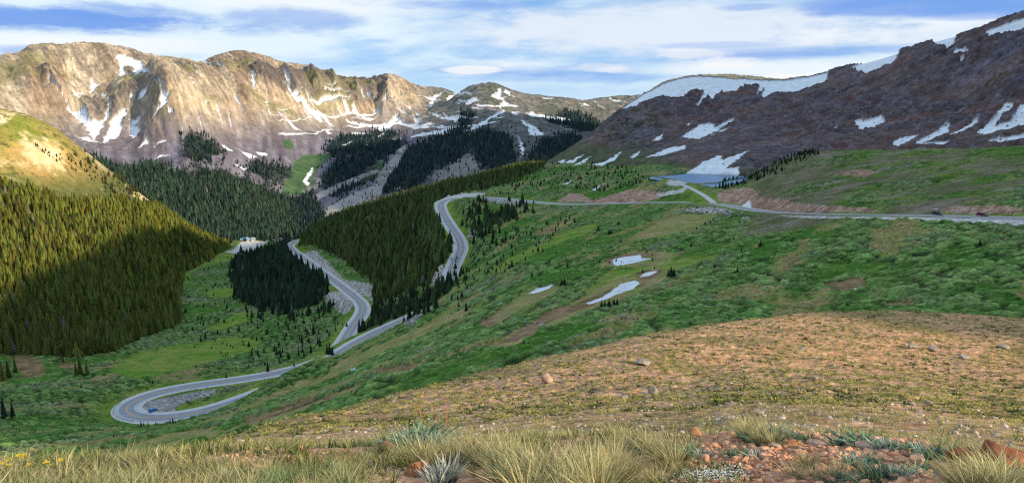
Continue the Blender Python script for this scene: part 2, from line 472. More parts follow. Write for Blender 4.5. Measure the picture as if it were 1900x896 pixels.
SN_FAR = [[(214,106),(228,106),(262,117),(267,128),(284,157),(273,151),(262,142),(250,149),(247,128),(233,128),(232,151),(220,157),(222,136),(224,123),(214,113)],
 [(292,166),(303,174),(315,193),(313,202),(281,234),(300,204),(303,196),(300,181),(290,174)],
 [(89,166),(99,178),(133,212),(159,212),(167,231),(190,233),(201,219),(205,193),(208,200),(207,222),(190,244),(175,262),(170,258),(150,228),(120,205),(95,184)],
 [(110,181),(137,185),(156,178),(152,193),(144,201),(138,191),(125,191)],[(190,266),(207,234),(243,212),(235,227),(220,257),(197,265)],
 [(239,234),(273,217),(262,227),(254,242),(262,246),(245,261)],[(311,210),(320,212),(324,227),(315,225)],[(250,280),(281,265),(270,258),(262,272)],
 [(281,276),(315,263),(296,267)],[(288,297),(317,288),(300,290)],[(311,307),(317,314),(314,316)],[(322,310),(330,322),(325,323)],[(140,253),(160,257),(190,268),(165,265)],
 [(171,149),(180,162),(190,160),(173,174),(167,178)],[(189,178),(193,176),(200,190),(202,200),(197,198)],[(240,190),(252,178),(246,196),(241,202)],[(262,176),(280,168),(268,184),(255,200)],
 [(465,140),(472,145),(478,178),(470,174)],[(525,160),(530,161),(552,185),(598,227),(588,227),(546,189)],[(563,185),(570,188),(609,223),(600,224)],[(514,210),(520,212),(556,242),(546,240)],
 [(470,282),(497,286),(493,291)],[(408,270),(431,281),(425,283)],[(434,276),(476,292),(468,295)],[(432,304),(461,313),(452,316)],[(348,150),(362,168),(358,170)],[(372,185),(388,200),(383,200)],
 [(560,200),(578,222),(572,222)],[(580,205),(600,230),(592,230)],[(600,215),(618,235),(610,236)],[(490,180),(500,205),(495,204)],
 [(632,189),(636,190),(649,214),(641,214)],[(628,208),(640,222),(633,222)],[(655,200),(659,200),(665,215),(656,213)],[(714,204),(722,208),(734,212),(713,219)],[(740,193),(751,203),(743,203)],
 [(690,208),(700,215),(712,222),(700,222)],[(660,216),(690,222),(688,226),(662,220)],
 [(795,200),(805,181),(828,171),(809,186),(801,201)],[(826,185),(862,171),(831,190)],[(911,182),(930,165),(930,180),(943,195),(926,203),(934,187),(922,183)],[(934,168),(950,174),(947,179),(936,177)],
 [(862,193),(884,181),(889,189),(866,198)],[(820,209),(828,219),(870,221),(843,226)],[(791,207),(820,217),(812,220)],[(765,220),(783,226),(773,231)],[(767,251),(843,237),(843,243),(763,257)],
 [(866,243),(934,205),(938,209),(881,241)],[(968,224),(995,239),(1010,252),(983,253),(981,240),(969,233)],[(960,250),(973,278),(969,294),(965,271)],[(976,211),(1060,222),(1056,227),(979,216)],
 [(945,205),(961,213),(955,216)],[(1103,188),(1122,206),(1110,198)],[(1072,192),(1094,198),(1090,200)],[(1000,183),(1030,186),(1010,187)],[(1130,184),(1160,190),(1140,190)],
 [(561,337),(580,311),(584,312),(570,334),(575,346),(565,342)],[(632,392),(640,388),(642,394),(635,397)],[(735,350),(742,346),(744,352)],
 [(640,226),(700,236),(698,240),(645,231)],[(700,240),(740,226),(742,230),(705,245)],[(604,240),(616,250),(608,252)],[(700,254),(712,248),(716,254),(706,260)],[(780,235),(800,228),(802,232),(784,240)]]
SN_R = [[(1150,207),(1185,180),(1240,150),(1290,140),(1400,140),(1440,145),(1490,140),(1537,134),(1535,148),(1529,155),(1503,164),(1457,175),(1431,177),(1412,190),(1417,166),(1402,180),(1410,161),(1387,161),(1370,167),(1342,175),(1338,171),(1323,184),(1319,194),(1315,175),(1300,194),(1287,206),(1305,178),(1305,167),(1283,169),(1268,184),(1255,184),(1230,180),(1200,190),(1180,199)],
 [(1576,128),(1601,118),(1672,96),(1658,117),(1636,126),(1605,141)],[(1728,80),(1749,72),(1778,66),(1768,86),(1757,92)],[(1768,96),(1784,92),(1799,98),(1791,102),(1770,104)],[(1778,109),(1789,112),(1782,117)],
 [(1830,60),(1900,37),(1960,30),(1960,42),(1900,58),(1867,66),(1838,73)],[(1582,225),(1601,227),(1636,217),(1643,229),(1613,243),(1600,245)],[(1653,269),(1673,257),(1711,250),(1677,267),(1666,273)],
 [(1698,267),(1715,257),(1749,238),(1759,231),(1761,244),(1734,259),(1708,269)],[(1763,250),(1802,231),(1820,212),(1812,231),(1776,249)],
 [(1812,247),(1840,227),(1863,193),(1882,195),(1846,236),(1875,229),(1893,197),(1960,190),(1960,240),(1905,235),(1856,245),(1825,253)],[(1700,269),(1761,264),(1753,270)],[(1833,263),(1900,252),(1960,246),(1960,250),(1900,257),(1852,266)],
 [(1264,255),(1298,233),(1323,231),(1326,238),(1372,218),(1328,246),(1294,258)],[(1312,254),(1358,236),(1342,245)],[(1269,324),(1309,299),(1336,288),(1342,297),(1388,280),(1345,314),(1372,309),(1369,330),(1336,327)],
 [(1271,235),(1289,225),(1278,235)],[(1208,262),(1230,250),(1224,262)],[(1049,302),(1083,287),(1063,303)],[(1062,308),(1095,291),(1078,307)],[(1116,304),(1154,281),(1139,299)],[(1167,293),(1190,279),(1177,294)],[(1199,292),(1240,275),(1273,270),(1272,276),(1230,288)],
 [(1545,240),(1552,238),(1550,245)],[(1035,300),(1050,296),(1045,303)],[(1095,306),(1130,300),(1120,308)]]
SN_G = [[(1376,382),(1391,372),(1395,388),(1379,387)],[(1135,483),(1148,478),(1187,473),(1191,480),(1210,481),(1180,488),(1145,493),(1137,488)],
 [(1087,563),(1119,551),(1153,525),(1180,519),(1187,525),(1174,536),(1124,557),(1092,566)],[(1187,513),(1197,506),(1221,504),(1206,511)],[(979,546),(997,536),(1028,530),(1014,538),(991,545)],
 [(916,571),(934,565),(927,570)],[(996,606),(1013,599),(1003,605)],[(638,692),(650,685),(660,686),(664,693)],[(680,688),(695,685),(690,690)],[(1042,344),(1065,333),(1051,344)],[(1091,357),(1118,342),(1108,352)],[(1585,534),(1592,533),(1590,537)]]
SNF = region(SN_FAR, 1500, 4200, 22, 7, 3, 0, isFAR)
SNR = region(SN_R, 780, 1470, 10, 5, 9, 0, isR | (isG & (Dg > 780)))
SNG = region(SN_G, 120, 1300, 3, 2.6, 12, 0, isG)
SNOW = np.clip(SNF + SNR + SNG, 0, 1)
# thin broken snow streaks lying in the gullies of the far range
gx = AZg * 3000
streak = RFAR(fbm, gx / 26 + 0.8 * fbm(X / 200, Y / 200, 40, 2) + (Y / 190), Y / 420, 41, 3)
STZ = region([[(480,235),(560,180),(620,170),(700,205),(800,180),(870,172),(960,185),(960,215),(880,240),(780,260),(700,275),(640,270),(600,262),(560,260),(500,250)]], 1900, 4200, 40, 10, 13, 3, isFAR)
band2 = RFAR(fbm, X / 160 + 9, ZB / 11 + fbm(X / 120, Y / 120, 45, 2), 47, 3)
SNOW = np.maximum(SNOW, ss(0.20, 0.26, band2) * STZ * 0.95)
SNOW = np.maximum(SNOW, ss(0.40, 0.45, streak) * isFAR * ss(-120, -60, ZB) * (1 - STZ) * (AZg > azw(330)) * (AZg < azw(720)) * 0.8)
SNB = np.where(isF, 0, SNOW)
log('snow')

# --- forests (outlines on the ground)
FOR = {
 'left': ([[(-90,300),(0,338),(60,358),(110,374),(180,376),(240,372),(290,386),(345,414),(430,459),(400,474),(340,508),(334,604),(262,630),(200,655),(130,664),(0,655),(-90,665)]], 500, 1450, None),
 'rib': ([[(150,287),(210,322),(290,384),(240,374),(190,345),(150,310)]], 900, 1450, isL),
 'back': ([[(160,285),(230,312),(300,303),(330,316),(420,318),(480,343),(530,362),(548,385),(570,440),(440,447),(400,452),(330,415),(290,388),(210,325)]], 1420, 2300, None),
 'valley': ([[(540,372),(580,352),(590,380),(604,400),(575,440),(545,445)]], 1450, 2300, None),
 'ski': ([[(588,347),(620,302),(660,290),(720,265),(745,262),(750,272),(700,300),(640,335),(600,350)],[(606,362),(650,328),(702,305),(694,332),(650,352),(622,368)],
   [(700,316),(740,290),(760,275),(850,242),(882,255),(862,290),(830,305),(800,322),(780,348),(745,352),(700,364),(690,350)],[(880,240),(940,252),(962,300),(930,312),(900,315),(880,295)],
   [(1010,262),(1060,250),(1085,262),(1040,288),(1000,302),(975,298)],[(1060,206),(1130,238),(1090,247),(1010,226)],[(470,300),(540,312),(545,330),(500,337),(455,312)],
   [(610,272),(640,255),(720,245),(742,250),(720,264),(640,288),(610,292)],[(350,250),(400,270),(410,290),(370,302),(342,285)],[(860,205),(885,215),(860,245),(845,240)]], 1500, 3400, None),
 'knoll': ([[(558,446),(590,408),(620,388),(700,362),(800,343),(880,328),(980,298),(1010,299),(1000,318),(900,352),(820,364),(800,380),(815,412),(830,445),(830,475),(820,502),(790,532),(700,560),(690,522),(640,482),(572,452)]], 640, 1420, None),
 'low': ([[(432,488),(450,474),(478,456),(510,443),(532,446),(534,462),(548,482),(577,504),(612,524),(600,556),(585,566),(552,570),(540,586),(505,574),(488,580),(462,560),(446,562),(438,528)]], 600, 1300, None),
 'ridge': ([[(862,384),(900,376),(1000,385),(990,398),(935,418),(925,440),(885,450),(872,420)]], 560, 900, None),
 'strip': ([[(700,560),(740,563),(820,532),(845,524),(835,545),(790,574),(760,596),(700,608),(668,618),(676,600)]], 440, 800, None),
 'krum': ([[(1335,342),(1380,330),(1440,300),(1500,279),(1522,288),(1455,318),(1400,338),(1360,352)]], 600, 850, None),
}
FM = {}
for i, (k_, (pl, a_, b_, sb_)) in enumerate(FOR.items()):
    FM[k_] = region(pl, a_, b_, 26, 15 if k_ not in ('left', 'krum') else 7, 60 + i, 0, sb_) > 0.5
FOREST = soft(np.maximum.reduce([FM[k_] for k_ in FM if k_ not in ('krum', 'rib', 'ridge')]), 2)

# --- relief
H = np.zeros(X.shape)
nearroad = ss(8, 20, np.minimum(dA, dS + 4))
nL = fbm(X / 60, Y / 60, 101, 4); nM = fbm(X / 14, Y / 14, 102, 4); nS = fbm(X / 4.2, Y / 4.2, 103, 3)
gG = (~isF & ~isFAR & ~isR).astype(np.float32)
# willow scrub: rounded clumps with dark gaps
wx = X + 1.6 * RM(gnoise, X / 6, Y / 6, 5); wy = Y + 1.6 * RM(gnoise, X / 6, Y / 6, 6)
wv = X * .87 - Y * .5; wu = X * .5 + Y * .87
c1, id1 = RM(cells, wx / 5.2, (wy + .25 * wx) / 2.9, 7); c2, id2 = RM(cells, wx / 2.6, wy / 1.7, 8)
lump = np.clip(1 - (c1 / 0.55) ** 2, 0, 1) * 0.8 + np.clip(1 - (c2 / 0.55) ** 2, 0, 1) * 0.3
MEADOW = region([[(195,690),(250,655),(330,640),(400,628),(490,630),(470,650),(400,670),(330,690),(250,702)],[(365,618),(400,600),(460,575),(482,590),(430,606),(400,615)],
  [(322,530),(325,480),(380,470),(440,466),(440,480),(360,500),(345,530)],[(380,540),(450,530),(440,550),(380,555)],
  
  [(985,460),(1060,425),(1120,412),(1110,424),(1040,450),(960,490),(900,520),(880,530),(930,490)],[(1080,545),(1130,505),(1250,485),(1330,470),(1330,480),(1250,505),(1160,560)]], 120, 1400, 14, 14, 20, 3, None, 8)
SPUR = region([[(600,695),(640,664),(750,620),(870,570),(885,578),(780,628),(690,668),(620,705),(520,735),(430,775),(380,790),(340,800),(460,752),(540,712)],
  [(1100,492),(1180,466),(1240,470),(1260,480),(1215,495),(1150,502)],[(1040,580),(1060,560),(1150,512),(1230,500),(1255,508),(1160,558),(1100,582),(1010,612),(965,642),(905,650),(930,625),(990,600)],
  [(890,600),(930,575),(980,540),(1045,528),(1010,556),(950,585),(915,610)],[(980,440),(1030,418),(1060,405),(1065,412),(1020,436)],[(1250,400),(1340,395),(1300,420),(1240,440),(1150,450)],
  [(420,800),(520,770),(640,720),(720,700),(650,735),(520,785),(400,815),(330,815)],[(230,830),(330,805),(420,790),(330,825),(240,845)]], 120, 1000, 10, 10, 22, 3, isG, 7)
BROWN = region([[(1120,482),(1180,467),(1230,473),(1190,478),(1145,478),(1128,492)],[(1010,580),(1070,562),(1110,548),(1150,522),(1100,570),(1010,605),(960,635),(925,640),(930,630),(990,600)],
  [(1176,505),(1240,498),(1200,522),(1180,545),(1190,520)],[(985,440),(1030,420),(1040,424),(1000,440)],[(1520,525),(1600,515),(1610,535),(1560,545)],[(20,655),(70,664),(90,690),(50,705),(30,682)],[(110,668),(160,680),(150,690),(110,684)],
  [(690,682),(760,675),(800,668),(770,690),(700,698)],[(450,780),(560,745),(640,725),(620,735),(520,770),(460,790)],[(885,600),(915,585),(925,600),(905,612)],[(1640,560),(1700,555),(1700,570),(1650,572)]], 120, 900, 6, 7, 23, 2, isG | isL, 5)
GRAV = region([[(250,776),(252,752),(285,742),(345,730),(400,722),(400,732),(350,745),(322,758),(335,772),(300,781)],[(395,462),(430,466),(455,443),(482,448),(500,446),(484,458),(460,470),(440,472)],
  [(1440,400),(1600,402),(1760,404),(1960,410),(1960,425),(1840,416),(1740,411),(1600,406),(1500,405)],[(795,374),(806,366),(830,360),(900,358),(900,362),(830,372),(812,384)],[(1236,338),(1262,333),(1275,340),(1258,346),(1240,344)],[(1215,361),(1262,352),(1272,344),(1278,347),(1266,358),(1225,366)]], 300, 1700, 4, 2, 24, 1)
RED = region([[(1330,372),(1345,352),(1398,350),(1412,368),(1500,380),(1560,386),(1640,391),(1640,395),(1440,394),(1395,389),(1375,380)],[(1030,376),(1058,358),(1078,360),(1100,375)],[(1085,378),(1170,352),(1235,358),(1225,368),(1180,376),(1130,379)],
  [(1730,392),(1760,383),(1860,385),(1905,392),(1905,398),(1800,398)],[(1340,376),(1328,362),(1345,358),(1360,370)],[(1540,322),(1600,314),(1630,320),(1600,327)]], 300, 1000, 6, 4, 25, 2, None, 3)
ROCKY = region([[(560,470),(585,465),(640,520),(690,528),(700,550),(698,570),(685,552),(640,535),(600,500),(560,478)],[(600,545),(630,540),(660,560),(640,585),(605,560)],[(868,420),(885,430),(885,450),(868,440)],[(800,520),(822,485),(826,500),(824,530),(810,545)],
  [(900,375),(890,368),(930,366),(960,376),(985,386)],[(750,600),(790,570),(800,575),(760,610)],[(1350,390),(1320,384),(1250,392),(1400,405),(1380,410)],[(760,640),(800,630),(790,650),(770,655)]], 300, 1200, 6, 5, 26, 2, None, 4)
OPENW = 1 - np.clip(np.maximum.reduce([MEADOW * 0.9, SPUR * 0.9, BROWN, GRAV, RED, SNOW, ROCKY]), 0, 1)
wpatch = ss(-0.45, 0.0, RM(fbm, X / 26, Y / 26, 30, 4) + 0.25)
HKZ = ss(375, 400, Dg) * ss(800, 760, Dg) * ss(azw(1375), azw(1420), AZg) * isG
WIL = (1 - .75 * HKZ * ss(-.3, .2, fbm(X / 55, Y / 38, 141, 5, .6))) * gG * OPENW * nearroad * wpatch * (1 - 0.6 * FOREST)
WIL = np.where(isL & (ZB > -60), WIL * 0.25, WIL)
H += gG * (1.6 * nL * (1 - GRAV) + 0.55 * nM + 0.12 * nS) * nearroad * (1 - 0.7 * GRAV)
lushz = ss(.05, .3, RM(fbm, (X * .5 + Y * .87) / 95, (X * .87 - Y * .5) / 34, 161, 5, .55))
H += SNB * (.35 * fbm(X / 6, Y / 6, 171, 3) + .5 * fbm(X / 22, Y / 22, 172, 2)) * (Dg > 100)
H += WIL * lump * (1.6 - .9 * lushz)
H += gG * ROCKY * RM(ridged, X / 9, Y / 9, 33, 4) * 2.2 * nearroad
H += gG * RED * RM(ridged, X / 11, Y / 11, 34, 4) * 1.2 * nearroad
# far range: gullies running down towards the valley, crags near the crest
hi = ss(-190, -40, Z['FAR']) * isFAR
gw = RFAR(fbm, X / 260, Y / 260, 50, 3)
gul = RFAR(ridged, gx / 130 + 1.2 * gw + Y / 900, Y / 650, 51, 5, 0.55)
crag = RFAR(ridged, (gx + .35 * Y) / 60, Y / 190, 52, 5, 0.6)
crest = ss(-40, 90, Z['FAR']) * isFAR
crag2 = RFAR(ridged, (gx + .35 * Y) / 26, Y / 85, 58, 4, 0.6)
cl = region([[(640,150),(720,142),(725,150),(712,200),(690,205),(640,205),(610,190),(600,150)],[(200,200),(245,150),(290,160),(330,240),(350,280),(320,290),(260,250),(210,235)],[(145,205),(190,185),(200,225),(170,232)],[(430,130),(620,140),(640,190),(600,200),(520,180)],[(75,140),(110,140),(105,180),(85,175)]], 2000, 4200, 60, 16, 53, 6, isFAR, 7)
SPURS = [((727,147,3500),(712,208,3080),40,170,85),((266,150,2740),(330,242,2200),50,150,42),((236,152,2750),(206,240,2330),35,70,18),((150,190,2600),(172,240,2350),30,70,18),((85,146,2750),(112,192,2500),30,90,40),
 ((450,106,3000),(505,175,2700),30,120,32),((565,131,3180),(602,192,2900),30,110,36),((600,140,3300),(640,200,3000),28,90,30),((655,154,3480),(668,206,3100),25,70,26),((690,152,3530),(694,206,3140),22,60,26),((520,120,3080),(560,190,2800),28,90,30),((330,116,2880),(420,230,2350),40,200,30),((40,118,2780),(70,190,2500),40,120,34),((400,118,2960),(470,220,2500),30,120,24)]
for (a_, b_, wl, wr_, amp_) in SPURS:
    az0, az1 = float(ray(a_[0], a_[1])[0]), float(ray(b_[0], b_[1])[0]); d0_, d1_ = a_[2], b_[2]
    i0_, i1_ = np.searchsorted(DD, [d1_ - 150, d0_ + 120]); sl_ = (slice(None), slice(i0_, i1_))
    t_ = (Dg[sl_] - d0_) / (d1_ - d0_); off = (AZg[sl_] - (az0 + (az1 - az0) * t_)) * Dg[sl_] + 14 * fbm(X[sl_] / 90, Y[sl_] / 90, 59, 3)
    prof = np.where(off < 0, np.clip(1 + off / wl, 0, 1), np.clip(1 - off / wr_, 0, 1))
    H[sl_] += amp_ * prof * ss(.0, .42, t_) * ss(1.25, .75, t_) * isFAR[sl_]
H += isFAR * (hi * (9 * (gul - 0.15)) + hi * (2 + 4.5 * crest + 12 * cl) * (crag - 0.1) + hi * (.8 + 3.2 * crest + 6 * cl) * (crag2 - .1) + hi * (1.6 + 1.6 * cl) * RFAR(ridged, X / 13, Y / 22, 182, 3, .6) + 3 * RFAR(fbm, X / 90, Y / 90, 54, 4) + 1.5 * (1 - hi) * nM)
# near ridge on the right: craggy ribs
rb = RR(ridged, (X * 0.55 + Y * 0.45) / 55 + 0.5 * nL, (Y - X) / 130, 55, 5, 0.58)
rc = RR(ridged, X / 26, Y / 26, 56, 5, 0.62)
rh = ss(-75, -20, Z['R'])
rout = ss(-.15, .25, RR(fbm, (X + Y) / 75, (Y - X) / 150, 163, 4) + .25 * rb)
H += isR * rh * (1 - 0.85 * SNOW) * (5.0 * (rb - 0.1) + (1.2 + 4.2 * rout) * (rc - 0.1) + 1.7 * RR(fbm, X / 6, Y / 6, 57, 4, .6))
H += isR * (1 - rh) * (0.8 * nM + 0.4 * nS)
H *= (1 - 0.5 * SNB)
# foreground hill
fd = np.clip(Dg, 0, 30) / 30
t1, tid = RF(cells, (X + .25 * RF(gnoise, X / .5, Y / .5, 70)) / 0.62, (Y + .25 * RF(gnoise, X / .5, Y / .5, 71)) / 0.55, 72)
tuft = np.clip(1 - (t1 / 0.42) ** 2, 0, 1) * (tid > 0.45)
H += isF * (0.10 * fd * RF(fbm, X / 7, Y / 7, 73, 4) * 4 + (0.018 + .02 * fd) * RF(fbm, X / .9, Y / .9, 74, 4) + 0.012 * RF(fbm, X / .14, Y / .14, 75, 3) + tuft * 0.10 * ss(14, 30, Dg) + 0.05 * RF(ridged, X / 2.2, Y / 2.2, 76, 4) * fd)
# lake bed
LAKEZ = -80.0
ZT = None
lake = region([[(1214,328),(1270,321),(1340,322),(1392,324),(1385,332),(1372,342),(1330,343),(1290,340),(1245,331)]], 640, 960, 12, 1, 27, 0)
lake = lake > 0.5
lk = soft(lake, 3)
H = H * (1 - .9 * np.clip(blur(lake, 22, 40) * 6, 0, 1))
ZT = ZB + H
ZT = ZT * (1 - lk) + (LAKEZ - 1.5) * lk
rimm = (soft(lake, 8) > 0.02) & ~lake
ZT = np.where(rimm & (ZT < LAKEZ + .4), LAKEZ + 0.4, ZT)
lnA = 1 - ss(4.5, 6.5, dA)
log('relief')

# --- colour
def c3(*c): return np.array(c, np.float32)
COL = np.zeros(X.shape + (3,), np.float32)
def put(m, c):
    global COL
    m = np.clip(m, 0, 1)[..., None]
    COL = COL * (1 - m) + c * m
def lerp(a, b, t): return a + (b - a) * np.clip(t, 0, 1)[..., None]
n10 = fbm(X / 10, Y / 10, 110, 4); n40 = fbm(X / 45, Y / 45, 111, 4); n3 = fbm(X / 3, Y / 3, 112, 3)
# green ground
g = lerp(c3(.055, .125, .012), c3(.16, .195, .030), 0.5 + 1.3 * n10 + 0.5 * n40)
g = lerp(g, c3(.16, .115, .06), ss(0.28, 0.6, n40 + 0.4 * n3) * 0.7)
put(np.ones(X.shape), g)
zn = RM(fbm, wu / 95, wv / 34, 161, 5, .55)          # zones drawn out along the slope
zn2 = RM(fbm, wu / 60 + 9, wv / 18, 162, 4, .6)
wc = lerp(c3(.045, .115, .020), c3(.140, .185, .060), id1 * 0.6 + 0.3 * id2 + 0.5 * n40 + .3 * n10)
wc = lerp(wc, c3(.042, .105, .010), ss(.05, .3, zn) * .85)          # lush smooth green
wc = lerp(wc, c3(.125, .150, .072), ss(-.05, -.35, zn) * .75)       # grey-green willow
gapc = lerp(c3(.008, .018, .005), c3(.070, .050, .034), ss(.1, -.3, zn) * (.5 + id2 * .5))  # shade between the clumps put into the colour, with brown ground
fine = RM(fbm, X / .9, Y / .9, 165, 3, .6)
wc = wc * (1 + .55 * fine)[..., None]
wc = lerp(gapc, wc * (1.1 + .5 * (id1 - .5))[..., None], np.maximum(ss(.08, .7, lump), .75 * ss(.05, .3, zn)))
put(WIL * 0.97, wc)
put(gG * ss(.13, .30, zn2 - .3 * zn) * nearroad * (1 - FOREST) * (1 - HKZ) * .85 * (ZB > -175), lerp(c3(.15, .165, .035), c3(.25, .17, .085), 0.5 + 1.2 * n10 + .6 * n3))
put(MEADOW * gG * 0.75, lerp(c3(.085, .165, .014), c3(.175, .190, .040), 0.5 + 1.2 * n10 + n40))
hk = ss(375, 400, Dg) * ss(800, 760, Dg) * ss(azw(1375), azw(1420), AZg) * isG
hkn = fbm(X / 55, Y / 38, 141, 5, .6) + .12 + .45 * ss(azw(1600), azw(1450), AZg) - .1
put(hk * ss(-.05, .25, hkn) * .9, lerp(c3(.085, .085, .035), c3(.165, .130, .085), 0.5 + n10 + n40 + .5 * n3))
put(hk * ss(.15, .4, fbm(X / 40 + 3, Y / 14, 142, 4)) * .75, lerp(c3(.16, .12, .085), c3(.22, .19, .16), 0.5 + n3))
put(SPUR * 0.9, lerp(c3(.145, .165, .035), c3(.25, .175, .085), 0.5 + 1.3 * n10 + 0.5 * n3))
put(BROWN * 0.85, lerp(c3(.10, .055, .03), c3(.24, .14, .08), 0.5 + 1.2 * n3 + n10))
put(RED, lerp(c3(.19, .095, .055), c3(.34, .23, .175), 0.5 + 1.5 * n3 + n10))
put(ROCKY, lerp(c3(.13, .115, .10), c3(.40, .36, .33), 0.5 + 2 * n3))
put(GRAV, (1 - .42 * (Dg < 470) * (AZg < 0))[..., None] * lerp(c3(.30, .265, .24), c3(.48, .44, .41), 0.5 + 1.5 * n3))
# left hillside
hl = isL * ss(-120, -60, ZB)
put(isL * 0.75, lerp(c3(.06, .075, .02), c3(.12, .10, .04), 0.5 + n10))
up = lerp(c3(.16, .17, .03), c3(.44, .27, .10), 0.5 + 1.3 * RM(fbm, X / 50, Y / 110, 113, 4))
up = lerp(up, c3(.62, .48, .26), ss(0.15, .45, RM(fbm, X / 70 + 5, Y / 90, 114, 3)))
put(hl, up)
put(hl * ss(0.1, 0.3, RM(fbm, X / 7, Y / 7, 115, 3) + 0.5 * n40) * 0.8, c3(.055, .065, .02))
tan = region([[(215,338),(300,384),(262,376),(230,362)],[(30,250),(100,265),(140,300),(120,320),(60,310),(25,280)],[(150,330),(215,350),(200,366),(160,350)]], 800, 1450, 25, 12, 28, 4, isL, 9)
put(tan * 0.85, lerp(c3(.50, .36, .17), c3(.64, .52, .31), 0.5 + n10))
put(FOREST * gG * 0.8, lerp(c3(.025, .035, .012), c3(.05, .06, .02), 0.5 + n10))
# far range
fr = lerp(c3(.34, .235, .15), c3(.62, .49, .33), 0.5 + 1.4 * RFAR(fbm, gx / 90, Y / 500, 116, 4))
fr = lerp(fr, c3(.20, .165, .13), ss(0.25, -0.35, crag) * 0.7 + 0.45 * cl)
stn = RFAR(fbm, gx / 17 + gw + Y / 60, Y / 330, 143, 4, .65)
seast = ss(azw(590), azw(680), AZg)
stf = RFAR(fbm, gx / 7 + Y / 70, Y / 45, 180, 3, .7)
fr = fr * (1 + .75 * np.clip(stn, -.8, .8) + .55 * np.clip(stf, -.7, .9))[..., None]
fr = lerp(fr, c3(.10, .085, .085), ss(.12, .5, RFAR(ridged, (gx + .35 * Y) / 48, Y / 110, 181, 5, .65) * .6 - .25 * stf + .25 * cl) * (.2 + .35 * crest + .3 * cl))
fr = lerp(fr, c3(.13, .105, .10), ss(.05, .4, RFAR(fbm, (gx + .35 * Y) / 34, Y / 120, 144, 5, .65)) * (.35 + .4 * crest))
fr = lerp(fr, c3(.22, .20, .075), ss(0.05, 0.35, RFAR(fbm, X / 200, Y / 200, 117, 4)) * 0.6)
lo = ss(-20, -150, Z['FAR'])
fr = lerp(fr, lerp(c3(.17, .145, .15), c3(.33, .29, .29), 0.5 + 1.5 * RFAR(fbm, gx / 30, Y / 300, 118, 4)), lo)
skz = ss(azw(760), azw(830), AZg)
fr = lerp(fr, lerp(c3(.10, .112, .085), c3(.235, .205, .19), 0.5 + 1.6 * RFAR(fbm, X / 110, Y / 110, 119, 5)), skz * 0.9)
fr = fr * (1 - (.28 * lo * (1 - seast) + .30 * lo * seast))[..., None] * (1 + lo[..., None] * (np.array([.95, .95, 1.14]) - 1))  # cool shade and blue haze of the low slopes put into the colour
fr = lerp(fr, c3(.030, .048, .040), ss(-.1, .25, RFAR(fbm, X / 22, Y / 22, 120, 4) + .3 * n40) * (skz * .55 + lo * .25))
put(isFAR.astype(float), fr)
mead = region([[(520,362),(545,300),(565,288),(618,284),(605,300),(588,315),(578,345),(560,362)],[(520,262),(545,262),(548,276),(530,280)],[(655,345),(700,300),(715,300),(700,330)]], 1800, 2600, 30, 6, 29, 3, isFAR, 3)
put(mead * 0.9, lerp(c3(.035, .095, .03), c3(.08, .14, .05), 0.5 + n40))
runs = region([[(596,392),(620,378),(650,362),(690,345),(705,318),(735,285),(746,270),(757,272),(745,300),(722,330),(712,352),(700,372),(650,385),(610,408)],[(572,366),(610,350),(648,332),(700,312),(704,318),(655,340),(620,356),(585,372)],[(560,352),(585,344),(590,330),(600,335),(590,350),(562,360)]], 1500, 2900, 25, 4, 31, 2)
put(runs * 0.9, lerp(c3(.27, .23, .21), c3(.42, .38, .36), 0.5 + n40 + n3))
scr = region([[(815,300),(860,278),(895,290),(905,315),(870,330),(800,335)]], 1700, 2900, 25, 6, 32, 4, None, 5)
put(scr * 0.8, lerp(c3(.17, .155, .14), c3(.30, .28, .26), 0.5 + n40 + n10))
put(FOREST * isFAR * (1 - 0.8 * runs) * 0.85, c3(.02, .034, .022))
# right ridge
rr = lerp(c3(.075, .062, .055), c3(.155, .115, .09), 0.5 + 1.3 * rc + n40)
rr = lerp(rr, c3(.175, .085, .055), ss(0.05, 0.4, RR(fbm, (X + Y) / 60, (Y - X) / 160, 121, 4)) * 0.75)
rr = lerp(rr, c3(.16, .15, .155), ss(0.1, 0.4, RR(fbm, X / 60 + 8, Y / 60, 122, 4)) * 0.6)
rr = lerp(rr, c3(.055, .075, .025), ss(0.0, 0.35, RR(fbm, X / 26, Y / 26, 123, 4) + 0.25 * (ss(azw(1350), azw(1150), AZg) * 2 - 1) - .1) * 0.8)
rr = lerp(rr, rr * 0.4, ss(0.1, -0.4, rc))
rt = RR(fbm, X / 3.5, Y / 3.5, 145, 4, .7); ro = RR(ridged, (X + .6 * Y) / 22, (Y - X) / 40, 146, 5, .6)
rr = rr * (1 + .85 * np.clip(rt, -.7, .9))[..., None]
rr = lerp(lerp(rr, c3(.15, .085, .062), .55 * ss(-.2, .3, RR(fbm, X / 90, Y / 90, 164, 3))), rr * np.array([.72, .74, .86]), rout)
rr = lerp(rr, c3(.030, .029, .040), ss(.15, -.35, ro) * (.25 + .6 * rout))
rr = lerp(rr, c3(.24, .215, .215), ss(.45, .8, ro + .3 * rt) * .55)
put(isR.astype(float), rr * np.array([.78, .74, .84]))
put((isR & (Dg > 1472) & (Z['R'] > -60)) * 1.0, c3(.52, .39, .22))
put(isR * ss(-66, -80, ZB) * 0.8, lerp(c3(.045, .07, .02), c3(.12, .115, .06), 0.5 + 1.5 * n10))
plat = 0 * isR * (Z['R'] / Dg > 1.002 * np.maximum.accumulate(Z['R'] / Dg, 1) - 0.0015) * (AZg < azw(1560)) * (Dg > 1400)
put(plat * 1.0, c3(.30, .235, .13))
